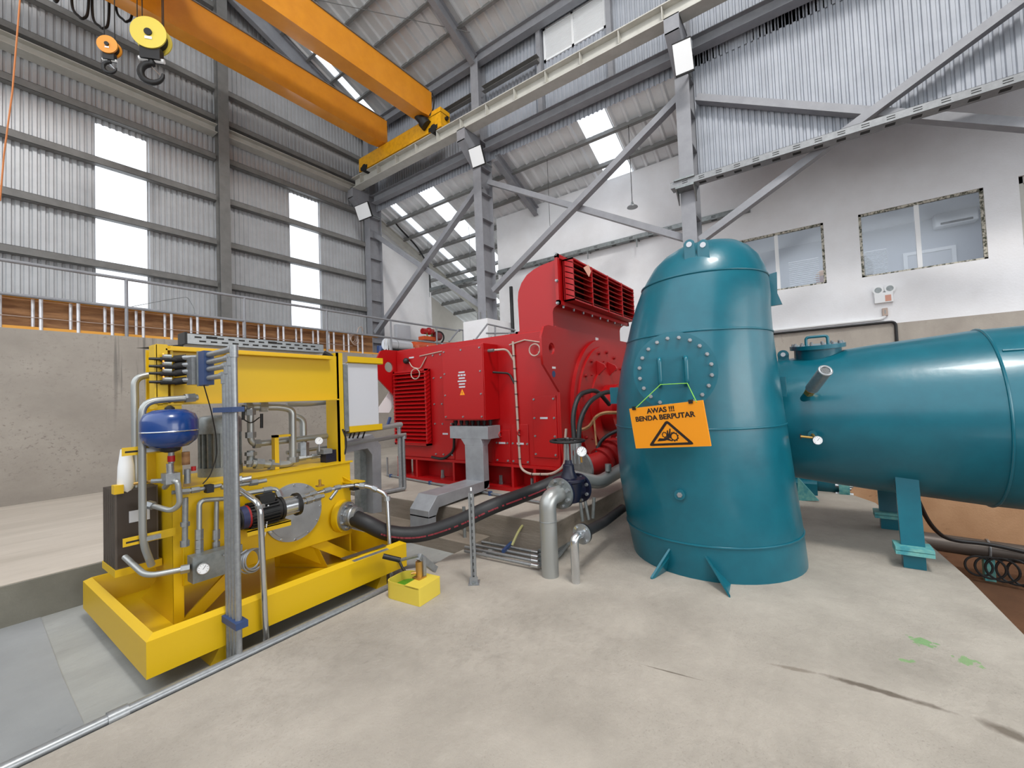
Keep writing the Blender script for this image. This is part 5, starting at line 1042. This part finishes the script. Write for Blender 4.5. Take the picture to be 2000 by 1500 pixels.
a, b = at_z(757, 928, .33), at_z(1055, 981, .33); MB().tube([a, b], .016, 10).build('conduit', M['galv'], pf); MB().tube([a+V((0, 0, .3)), a, ], .016, 10).build('conduit', M['galv'], pf)
for t in (.03, .36, .75): c = a+(b-a)*t; MB().obox(c, (.012, .02, 0), (.02, -.012, 0), (0, 0, .025)).build('clamp', M['clampb'], pf)
c = at_y(761, 818, E_.y-.03); MB().bar(c+V((-.05, 0, -.12)), c+V((.01, 0, .02)), .03, .03, up=(0, 1, 0)).build('clamp', M['clampb'], pf)
tag(MB().tube([at_x(1000, 1065, 3.40), at_x(1012, 1038, 3.50), at_x(1025, 1020, 3.7), at_x(1060, 1008, 3.95)], .013, 8, .1).build('yellow_hose', mat('olive_hose', (150, 146, 96), .5)), 'thin olive hose curling over the machine slab edge', 'hose')
for k, (pa, pb, lab) in enumerate((((668, 1092), (752, 1064), 'long rusty flat steel strip lying across the drip tray edge'), ((690, 1096), (757, 1072), 'shorter pale flat steel strip lying on the drip tray edge'))):
    a, b = at_z(*pa, .278+.004*k), at_z(*pb, .278+.004*k); tag(MB().bar(a, b, .05-.015*k, .006).build('steel_strip', M['dsteel'] if k == 0 else M['galv']), lab, 'strip')
# ================================================================ overhead crane
cr = thing('overhead_crane', 'orange double girder overhead travelling crane across the hall', 'crane', (4, 9.6, 9.2))
def girder(ya, yb, zb, ht):
    x0, x1 = -2.8, 8.3; mb = MB()
    mb.hexa([(x0, ya, zb), (x1-.4, ya, zb), (x1-.4, yb, zb), (x0, yb, zb), (x0, ya, zb+ht), (x1-.4, ya, zb+ht), (x1-.4, yb, zb+ht), (x0, yb, zb+ht)])
    mb.hexa([(x1-.4, ya, zb), (x1, ya, zb+.06), (x1, yb, zb+.06), (x1-.4, yb, zb), (x1-.4, ya, zb+ht), (x1, ya, zb+ht), (x1, yb, zb+ht), (x1-.4, yb, zb+ht)])
    o = mb.build('girder', M['crane'], cr); MB().box((x0, ya-.03, zb+ht), (x1-.1, yb+.03, zb+ht+.02)).build('top_flange', M['steeld'], o)
    MB().box((x0, (ya+yb)/2-.03, zb+ht+.02), (x1-.4, (ya+yb)/2+.03, zb+ht+.07)).build('trolley_rail', M['steeld'], o)
girder(10.24, 10.60, 9.40, .76); girder(8.30, 8.70, 9.40, .76)
fx = 8.22; e0, e1, e2 = at_x(701, 311, fx), at_x(701, 333, fx), at_x(861, 207, fx); e3, e4 = at_x(861, 241, fx), at_x(837, 221, fx)
zb = 9.0; y1 = e0.y; y0 = e3.y; zt1 = e0.z
MB().box((fx, y0, zb), (fx+.36, y1, zt1)).box((fx, y0, zt1-.02), (fx+.36, e4.y, max(e2.z, zt1+.1))).build('end_carriage', M['craney'], cr)
for y in (y1-.25, y0+.3): MB().cyl((fx-.01, y, zb+.05), (fx+.37, y, zb+.05), .12, None, 20).box((fx-.012, y-.17, zb-.0), (fx+.0, y+.17, zb+.11)).build('wheel_housing', M['dark'], cr)
MB().box((fx+.36, y0+.1, zb+.2), (fx+.4, y0+.2, zb+.3)).cyl((fx+.2, y0, zb+.3), (fx+.2, y0-.07, zb+.3), .05, None, 14).build('buffer', M['black'], cr)
a, b = at_x(813, 222, 8.0), at_x(832, 244, 8.15); d = (b-a).normalized()
mt = MB().cyl(a, b, .12, None, 20).cyl(b-d*.12, b+d*.03, .16, None, 20).box((a.x-.03, a.y-.02, a.z-.0), (a.x+.12, a.y+.16, a.z+.12)).build('travel_motor', M['black'], cr); MB().cyl(a-d*.02, a, .11, None, 20).build('brake_cover', mat('pinkish_cover', (196, 130, 116), .5), mt)
MB().tube([V((8.28, 8.25, 10.1)), V((8.3, 8.2, 9.9)), V((8.26, 8.22, 9.6)), V((8.2, 8.3, 9.45))], .02, 8, .1).build('power_cable', M['black'], cr)
# trolley above the frame carries the hooks
tz = 10.30
MB().box((1.3, 8.35, tz-.06), (3.0, 10.55, tz+.06)).box((1.5, 9.0, tz), (2.8, 10.0, tz+.5)).build('trolley', M['crane'], cr)
def hook_block(name, label, px, py, Y, R, gap, mcol, big):
    c = at_y(px, py, Y); t = thing(name, label, 'hook', tuple(c)); ax = V((-.62, -.78, -.05)).normalized(); u = V((ax.y, -ax.x, 0)).normalized(); up = V((0, 0, 1))
    for s in (1, -1):
        o = MB().disc(c+ax*(gap*s)-ax*(.012), ax, R, .024, 40).build('sheave_plate', mcol, t)
        if s == 1: MB().disc(c+ax*(gap+.012), ax, R*.22, .02, 20).build('hub', M['black'], o); MB().obox(c+ax*(gap+.013)-up*R*.36, u*R*.2, up*R*.09, ax*.002).build('data_plate', M['whitep'], o)
    MB().cyl(c-ax*gap*.8, c+ax*gap*.8, R*.8, None, 28).build('sheave', M['dark'], t)
    z0 = c-up*R*.9
    MB().obox(z0-up*R*.3, u*R*.55, ax*gap*.75, up*R*.42).build('crosshead', M['black'], t); MB().cyl(z0-up*R*.65-u*R*.7, z0-up*R*.65+u*R*.7, R*.14, None, 12).build('trunnion', M['whitep'], t)
    r = R*.62; hc = z0-up*R*1.55; P = [z0-up*R*.5, z0-up*R*.95]
    for k in range(15): a = radians(75-k*18.5); P.append(hc+u*(r*cos(a))+up*(r*sin(a)))
    MB().tube(P, lambda t: R*(.20 if t < .6 else .20-.28*(t-.6)), 12).build('hook', M['black'], t)
    MB().tube([hc+u*r*.15+up*r*.9, hc-u*r*.75-up*r*.1], R*.035, 6).build('safety_latch', M['chrome'], t)
    rp = None
    for k, (du, da) in enumerate(((R*.72, .3), (R*.55, -.3), (-R*.72, .3), (-R*.55, -.3)) if big else ((R*.5, 0), (-R*.5, 0))):
        p = c+u*du+ax*gap*da; o = MB().cyl(p, V((p.x, p.y, tz-.06)), .008, None, 6).build('wire_rope', M['dark'], t)
hook_block('main_hook_block', 'large pale yellow twin-sheave crane hook block with black hook', 296, 72, 9.4, .275, .10, M['hooky'], True)
hook_block('auxiliary_hook_block', 'small orange crane hook block with red label left of the large hook', 214, 92, 9.4, .145, .06, M['crane'], False)
fc = thing('festoon_cable', 'black festoon cable hanging in loops from the crane', 'cable', tuple(at_y(170, -10, 10.8)))
for (xa, xb, yb) in ((140, 174, 36), (180, 214, 55), (226, 260, 42), (95, 118, 3)):
    P = [at_y(xa, -60, 10.8), at_y(xa+1, yb-25, 10.8), at_y((xa*2+xb)/3+3, yb-4, 10.8), at_y((xa+xb*2)/3, yb, 10.8), at_y(xb-2, yb-16, 10.8), at_y(xb, -60, 10.8)]
    MB().tube(spline(P), .022, 8).build('cable_loop', M['black'], fc)
p = at_y(170, -62, 10.8); MB().box((-1.5, 10.62, p.z), (8.0, 10.9, p.z+.05)).build('festoon_track', M['steeld'], fc)
tag(MB().tube([at_y(42, -40, 8.6), at_y(34, 60, 8.6), at_y(24, 180, 8.6), at_y(8, 300, 8.6), at_y(0, 392, 8.6)], .010, 6).build('hoist_rope', M['orope']), 'thin orange rope hanging at the left edge from the crane', 'rope')

# ================================================================ gallery: handrail, ladder, boards
YR = YW+.06
hr = thing('handrail', 'grey tubular handrail along the gallery edge above the retaining wall', 'railing', (4, YR, ZUP))
xr1 = at_y(898, 643, YR).x; zt_ = at_y(400, 569, YR).z; zm = at_y(400, 618, YR).z
MB().tube([(-3, YR, zt_), (xr1, YR, zt_)], .028, 12).build('top_rail', M['steel'], hr); MB().tube([(-3, YR, zm), (xr1, YR, zm)], .026, 12).build('mid_rail', M['steel'], hr)
xs = [at_y(x, y, YR).x for x, y in ((247, 600), (478, 640), (639, 660), (764, 660), (853, 655))]; dx = xs[1]-xs[0]
f = None
for x in [xs[0]-dx, ]+xs:
    if f is None: f = MB().cyl((x, YR, ZUP), (x, YR, zt_), .026, None, 12).build('post', M['steel'], hr); x0 = x
    else: copy_at(f, (x-x0, 0, 0), hr)
gr = thing('guard_rail', 'grey stair guard rail in front of the white column plinth', 'railing', tuple(at_y(950, 660, 8.3)))
for pts_ in (((896, 644), (914, 646), (914, 690)), ((896, 644), (877, 667)), ((905, 646), (905, 690))): MB().tube([at_y(x, y, 8.4) for x, y in pts_], .026, 8).build('rail_tube', M['steel'], gr)
g2 = thing('guard_rail', 'grey angled guard rail just behind the generator roof', 'railing', tuple(at_y(960, 640, 6.3)))
for pts_ in (((922, 672), (952, 633), (1006, 645)), ((950, 651), (1006, 651)), ((967, 637), (967, 662)), ((967, 662), (967, 955))): MB().tube([at_y(x, y, 6.5) for x, y in pts_], .022, 8).build('rail_tube', M['steel'], g2)
ld = thing('extension_ladder', 'orange extension ladder with bright rungs lying on edge behind the handrail', 'ladder', (3, YR+.12, ZUP))
YL = YR+.13; zl0, zl1 = ZUP+.02, zm+.0
xa, xb = -1.2, at_y(742, 670, YL).x
for yy in (YL, YL+.09):
    for z in (zl0, zl1): MB().chan((xa, yy+.02, z), (xb, yy+.02, z), .035, .05, .005, up=(0, 1, 0)).build('stile', M['ladder'], ld)
k0 = at_y(80, 620, YL).x; k1 = at_y(554, 660, YL).x; stp = (k1-k0)/9
f1 = f2 = None
for k in range(-5, 15):
    x = k0+k*stp
    if x > xb-.05: continue
    if f1 is None:
        f1 = MB().cyl((x, YL, zl0), (x, YL, zl1), .024, None, 10).build('rung', M['alu'], ld); f2 = MB().cyl((x-.075, YL+.1, zl0), (x-.075, YL+.1, zl1), .022, None, 10).build('rung', M['alu'], ld); xf = x
    else: copy_at(f1, (x-xf, 0, 0), ld); copy_at(f2, (x-xf, 0, 0), ld)
MB().tube([(xa, YL-.03, zl0+.2), (1.5, YL-.03, zl0+.19), (4, YL-.03, zl0+.2), (xb-.9, YL-.03, zl0+.18)], .006, 6).build('hoist_rope', M['cord'], ld)
tag(MB().box((-1.6, YL+.2, ZUP), (xb-.1, YL+.24, zm+.02)).build('shuttering_board', M['wood']), 'long brown shuttering board standing behind the ladder', 'board')
c = at_y(690, 660, YL-.04); rp = MB()
for k in range(4): rp.torus(c+V((.02*k-.03, -.01*k, -.02*k)), (.2, -1, .1), .10+.012*k, .008, 22, 6)
rp.tube([c+V((.1, 0, .1)), c+V((.17, 0, .3)), c+V((.27, 0, .33)), c+V((.3, 0, .2))], .012, 6, .06)
tag(rp.build('rope_coil', M['cord']), 'coil of pale rope hung on the mid rail near the corner', 'rope')
tag(MB().tube([at_y(252, 600, YL), at_y(330, 585, YL), at_y(366, 580, YL), at_y(378, 600, YL), at_y(382, 620, YL)], .006, 6, .05).build('bent_wire', M['galvd']), 'thin bent wire sticking up above the mid rail', 'wire')
# things on the gallery behind the generator
cp = thing('air_compressor', 'orange air compressor with red engine on the gallery behind the generator', 'compressor', tuple(at_y(835, 680, 10.9)))
a, b = at_y(803, 683, 10.7), at_y(900, 683, 10.9); MB().lathe(a, b-a, [(0, .08), (.05, .2), (.12, .27), ((b-a).length-.1, .27), ((b-a).length, .1)], 24).build('tank', M['rust'], cp)
c = at_y(835, 656, 10.8); MB().box((c.x-.28, c.y-.15, c.z-.16), (c.x+.35, c.y+.15, c.z-.04)).build('engine_base', M['rust'], cp)
MB().cyl((c.x-.28, c.y-.05, c.z+.13), (c.x+.2, c.y-.05, c.z+.15), .1, None, 14).sphere((c.x-.0, c.y-.08, c.z+.15), .13, 12).build('cylinder_head', M['red'], cp); MB().torus((c.x+.0, c.y-.1, c.z+.06), (0, 1, .2), .12, .02, 20, 6).build('green_pipe', mat('green_tube', (96, 146, 78), .5), cp)
MB().cyl((c.x+.22, c.y-.1, c.z), (c.x+.5, c.y-.05, c.z+.02), .15, None, 18).build('motor', mat('dark_red_motor', (120, 40, 40), .5), cp); MB().torus((c.x+.5, c.y, c.z-.02), (1, .4, 0), .22, .03, 24, 8).build('belt_wheel', M['dark'], cp)
a, b = at_y(752, 672, 10.6), at_y(800, 678, 10.6); rl = thing('insulation_roll', 'shiny silver roll lying on the gallery beside the ladder end', 'roll', tuple(a))
MB().cyl(a, b, .17, None, 22).build('roll', M['alu'], rl); MB().torus(a+(b-a)*.4, b-a, .172, .006, 22, 6).build('strap', M['galvd'], rl)
MB().box((a.x, a.y-.2, ZUP), (b.x, a.y+.2, a.z-.15)).build('cradle', M['dark'], rl)
for k, x in enumerate((752, 757, 762)):
    q = at_y(x, 690, YR+.2); tag(MB().tube([(q.x, q.y, ZUP), (q.x, q.y, zm-.05), (q.x+.03, q.y+.03, zm-.02)], .022, 8, .03).build('white_tube', M['whitep']), 'short white tube, %s of three standing by the silver roll' % ['left', 'middle', 'right'][k], 'tube')
a, b = at_y(773, 633, 12.4), at_y(801, 668, 12.4); tag(MB().box((a.x, 12.35, ZUP), (b.x, 12.5, a.z)).build('grey_cabinet', M['greyp'], None, .01), 'pale grey cabinet against the white end wall', 'cabinet')
q = at_y(745, 668, 11.6); tag(MB().cyl((q.x, 11.6, ZUP), (q.x, 11.6, ZUP+.55), .16, None, 18).build('blue_drum', M['blue']), 'small blue drum at the foot of the corner column', 'drum')

# ================================================================ cable trays, lamps and wall fittings
def tray(name, label, x, y0, y1, z, wd, ht, m='galv', sl=.5):
    t = thing(name, label, 'cable tray', (x, y0, z)); L = y1-y0
    MB().box((x, y0, z), (x+.003, y1, z+ht)).box((x, y0, z), (x+wd, y1, z+.003)).box((x+wd-.003, y0, z), (x+wd, y1, z+ht)).box((x, y0, z+ht-.004), (x+.02, y1, z+ht)).build('tray_body', M[m], t)
    mb = MB(); n = int(abs(L)/sl)
    for k in range(n):
        y = y0+sl*(k+.5)
        for r in (.3, .6): mb.box((x-.002, y-.05, z+ht*r), (x, y+.05, z+ht*r+.012))
        mb.box((x+wd*.3, y-.06, z-.002), (x+wd*.7, y+.06, z))
    mb.build('slot', M['dark'], t); return t
zt_n = at_x(1500, 293, 8.62).z
t = tray('cable_tray', 'perforated galvanised cable tray running to the right from the vessel column', 8.62, -4.6, 2.12, zt_n-.16, .22, .12, 'trayg', .3)
MB().box((8.60, Y4-.17, zt_n-.2), (8.86, Y4+.17, zt_n-.16)).prism([(8.62, Y4+.15, zt_n-.2), (8.84, Y4+.15, zt_n-.2), (8.84, Y4+.15, zt_n-.45)], (0, .02, 0)).prism([(8.62, Y4-.17, zt_n-.2), (8.84, Y4-.17, zt_n-.2), (8.84, Y4-.17, zt_n-.45)], (0, .02, 0)).box((8.58, Y4-.19, zt_n-.05), (8.62, Y4+.19, zt_n-.02)).build('tray_bracket', M['galvd'], t)
zt_f = at_x(1110, 497, 10.95).z
t = tray('cable_tray', 'weathered cable tray on brackets along the white rear wall', 10.9, 1.0, 8.2, zt_f-.06, .17, .11, 'galvd', .5)
f = None
for y in (8.0, 6.6, 5.0, 3.6, 2.4):
    if f is None: f = MB().box((10.9, y-.012, zt_f-.28), (10.92, y+.012, zt_f-.06)).box((10.9, y-.02, zt_f-.09), (11.1, y+.02, zt_f-.06)).build('tray_bracket', M['galvd'], t); yf = y
    else: copy_at(f, (0, y-yf, 0), t)
t = tray('cable_tray', 'cable tray end hung from rods in the deeper side bay', 10.9, 8.45, 11.35, zt_f-.06, .17, .11, 'galvd', .5)
q = at_x(838, 585, 10.95)
for y in (q.y, 9.4): MB().cyl((10.98, y, zt_f-.25), (10.98, y, annz(10.98)-.1), .008, None, 6).build('hanger_rod', M['galvd'], t)
MB().tube([at_y(745, 400, 12.0), at_y(775, 440, 12.0), at_y(815, 482, 12.0), at_y(838, 520, 11.6), at_y(841, 570, 11.4)], .03, 8, .3).build('black_cable', M['black'], t)
MB().tube([at_x(998, 560, 9.55), at_x(1004, 700, 9.55)], .05, 8).build('riser_cable', M['black'], t)
def flood(px0, py0, px1, py1, X, label):
    a, b = at_x(px0, py0, X), at_x(px1, py1, X); c = (a+b)/2; w_, h_ = abs(a.y-b.y)/2, abs(a.z-b.z)/2
    t = thing('floodlight', label, 'floodlight', tuple(c)); n = V((-.92, -.15, -.35)).normalized(); e1 = V((0, 1, 0)); e1 = (e1-n*e1.dot(n)).normalized(); e2 = n.cross(e1)
    MB().obox(c, e1*w_*1.05, e2*h_*1.1, n*.03).build('housing', M['dark'], t); MB().obox(c+n*.032, e1*w_, e2*h_, n*.002).build('lens', M['whitep'], t); MB().bar(c, V((8.92, c.y, c.z-.02)), .04, .03).build('bracket', M['galvd'], t)
flood(700, 405, 721, 421, 8.32, 'white square floodlight on the corner column'); flood(921, 295, 943, 317, 8.32, 'white square floodlight on the column behind the generator'); flood(1316, 95, 1353, 130, 8.32, 'white square floodlight on the column behind the vessel')
q0 = at_x(1227, 236, 9.8); q1 = at_x(1238, 402, 9.8)
pl = thing('pendant_lamp', 'round pendant lamp hanging on a long cord before the white wall', 'lamp', (9.8, q0.y, q1.z))
MB().tube([(9.8, q0.y, annz(9.8)-.15), (9.8, q0.y, q1.z+.1)], .008, 6).build('cord', M['dark'], pl); MB().lathe((9.8, q0.y, q1.z-.03), (0, 0, 1), [(0, .125), (.02, .12), (.05, .07), (.08, .035), (.14, .02)], 24).build('lamp_shade', M['galv'], pl)
q0 = at_x(1068, 298, 9.8); tag(MB().tube([(9.8, q0.y, annz(9.8)-.15), (9.8, q0.y, at_x(1078, 440, 9.8).z)], .006, 6).build('hanging_wire', M['dark']), 'thin wire hanging from the side roof beside the generator column', 'wire')
# emergency light, switch, trunking on the rear wall
a, b = at_x(1706, 575, XW), at_x(1744, 590, XW); el = thing('emergency_light', 'white twin-head emergency light on the white wall under the window', 'lamp', (XW-.05, (a.y+b.y)/2, b.z))
bx = MB().box((XW-.09, b.y, b.z), (XW, a.y, a.z)).build('battery_box', M['whitep'], el, .006); MB().box((XW-.092, b.y+.03, b.z+.02), (XW-.09, b.y+.12, a.z-.06)).build('label', mat('salmon_label', (206, 150, 130), .6), bx)
for x, y in ((1715, 567), (1738, 563)):
    c = at_x(x, y, XW-.08); o = MB().cyl(c+V((.09, 0, 0)), c, .06, .085, 24).cyl(c+V((.06, 0, -.1)), c+V((.06, 0, -.2)), .02, None, 8).build('lamp_head', M['whitep'], el); MB().disc(c, (-1, 0, 0), .055, .004, 24).build('lens', M['galvd'], o)
a, b = at_x(1722, 603, XW), at_x(1734, 617, XW); sb = thing('socket_box', 'small pale socket box below the emergency light', 'socket', (XW, a.y, b.z)); MB().box((XW-.06, b.y, b.z), (XW, a.y, a.z)).build('box', M['cord'], sb, .006); MB().box((XW-.065, b.y+.05, b.z+.04), (XW-.06, a.y-.05, a.z-.04)).build('face', M['galvd'], sb)
tk = thing('cable_trunking', 'thin white cable trunking running along the foot of the white wall', 'trunking', (XW, 1, 2.75))
p0, p1, p2 = at_x(1500, 646, XW-.03), at_x(1722, 623, XW-.03), at_x(1730, 616, XW-.03); zt4 = (p0.z+p1.z)/2
MB().tube([V((XW-.03, p0.y+2, zt4)), V((XW-.03, p1.y, zt4)), V((XW-.03, p1.y-.05, zt4+.05)), V((XW-.03, p1.y-.05, zt4+.12))], .03, 8, .05).build('trunking', M['whitep'], tk)
p3, p4 = at_x(1738, 630, XW-.05), at_x(1752, 672, XW-.05)
tag(MB().tube([V((XW-.05, p0.y+2, zt4-.08)), V((XW-.05, p3.y+.1, zt4-.08)), V((XW-.05, p4.y, zt4-.08)), V((XW-.05, p4.y, 1.9))], .026, 8, .12).build('black_cable', M['black']), 'thick black cable turning down the concrete below the white wall', 'cable')
# pit pipe with cables under the penstock
a, b = at_z(1795, 1058, -1.0), at_z(2010, 1088, -1.0); a = at_x(1770, 1050, 9.8); b = at_x(2100, 1098, 9.8)
pp = thing('pit_pipe', 'rusty grey pipe running along the warm-tinted pit wall', 'pipe', tuple(a)); MB().tube([a, b], .14, 18).build('pipe', M['dsteel'], pp); c = a+(b-a)*.52; MB().torus(c, b-a, .15, .015, 20, 6).build('pipe_clamp', M['galv'], pp); MB().box((c.x-.06, c.y-.06, -1.6), (c.x+.06, c.y+.06, c.z-.1)).build('support', M['paleteal'], pp)
cl = thing('cable_coil', 'coil of black cable hung on the pipe in the pit', 'cable', tuple(c-V((.2, 0, .4)))); mb = MB()
for k in range(5): MB().torus(c+V((-.2-.02*k, .15-.12*k, -.22)), (-1, .1*k, 0), (.15+.012*k), .016, 24, 6).build('cable_loop', M['black'], cl)
MB().tube([at_x(1788, 965, 8.5), at_x(1815, 1025, 8.9), at_x(1850, 1055, 9.4), at_x(1930, 1062, 9.6), at_x(2010, 1080, 9.6)], .03, 8, .4).build('cable_run', M['black'], cl)
# office furniture seen through the windows
a, b = at_x(1820, 405, 14.9), at_x(1908, 428, 14.9); acn = thing('air_conditioner', 'white wall air conditioner inside the office behind the right window', 'air conditioner', (14.9, (a.y+b.y)/2, b.z)); MB().box((14.72, b.y, b.z-.05), (15, a.y, b.z+.32)).build('body', M['whitep'], acn, .03); MB().box((14.71, b.y+.1, b.z-.02), (14.72, a.y-.1, b.z+.03)).build('air_outlet', M['dark'], acn)
a, b = at_x(1772, 500, 14.95), at_x(1858, 486, 14.95); dr = thing('door_1', None, None, (15, (a.y+b.y)/2, ZUP)); dr['kind'] = 'structure'; zdt = (a.z+b.z)/2
MB().box((14.95, b.y, ZUP), (15, a.y, zdt)).build('door_leaf', M['greyp'], dr); MB().box((14.93, b.y-.08, zdt), (15, a.y+.08, zdt+.08)).box((14.93, b.y-.08, ZUP), (15, b.y, zdt)).box((14.93, a.y, ZUP), (15, a.y+.08, zdt)).build('door_frame', M['whitep'], dr)
for (x0, y0, x1, y1, lab) in ((1540, 512, 1602, 562, 'white slatted blind low behind the left office window'), (1688, 492, 1734, 530, 'white slatted blind behind the left half of the right office window')):
    a, b = at_x(x0, y0, 11.36), at_x(x1, y1, 11.36); mb = MB(); n = 16
    for k in range(n): z = b.z+(a.z-b.z)*(k+.5)/n; mb.hexa([(11.34, b.y, z-.008), (11.36, b.y, z-.012), (11.36, a.y, z-.012), (11.34, a.y, z-.008), (11.37, b.y, z+.012), (11.39, b.y, z+.008), (11.39, a.y, z+.008), (11.37, a.y, z+.012)])
    tag(mb.build('window_blind', M['whitep']), lab, 'blind')
q = at_x(1692, 515, 11.75); oc = thing('office_chair', 'dark high-backed office chair behind the right window', 'chair', (11.9, q.y, ZUP)); MB().sphere((11.9, q.y+.05, q.z-.1), .22, 14, sc=(.5, .8, 1.5)).build('backrest', M['dark'], oc); MB().box((11.75, q.y-.3, ZUP+.45), (12.25, q.y+.3, ZUP+.53)).build('seat', M['dark'], oc); MB().cyl((12, q.y, ZUP), (12, q.y, ZUP+.45), .04, None, 10).build('pedestal', M['dark'], oc); MB().sphere((11.8, q.y-.25, q.z-.35), .2, 10, sc=(.6, 1.3, .5)).build('armrest', M['dark'], oc)
q = at_x(1606, 528, 11.5); tb_ = at_x(1606, 556, 11.5).z
tag(MB().box((11.42, q.y-.3, tb_-.06), (12.0, q.y+1.2, tb_-.01)).box((11.45, q.y-.25, ZUP), (11.5, q.y-.2, tb_-.06)).box((11.45, q.y+1.1, ZUP), (11.5, q.y+1.15, tb_-.06)).box((11.9, q.y-.25, ZUP), (11.95, q.y-.2, tb_-.06)).box((11.9, q.y+1.1, ZUP), (11.95, q.y+1.15, tb_-.06)).build('office_desk', M['greyp']), 'pale desk just inside the left office window', 'desk')
hh_ = thing('hard_hat', 'yellow hard hat resting on a red box on the office desk', 'helmet', (11.6, q.y, tb_+.19)); MB().lathe((11.6, q.y, tb_+.19), (0, 0, 1), [(0, .16), (.01, .13), (.09, .11), (.14, .06), (.15, .005)], 20).build('shell', M['crane'], hh_)
tag(MB().box((11.5, q.y-.12, tb_-.01), (11.75, q.y+.12, tb_+.188)).build('red_box', M['redd']), 'red box on the desk in the left office window', 'box')
area('office_fill_light', (13, -1.5, 5.6), (13, -1.5, 0), 2.5, 5, 60, (.96, .98, 1))  # unseen fill light added to brighten the office
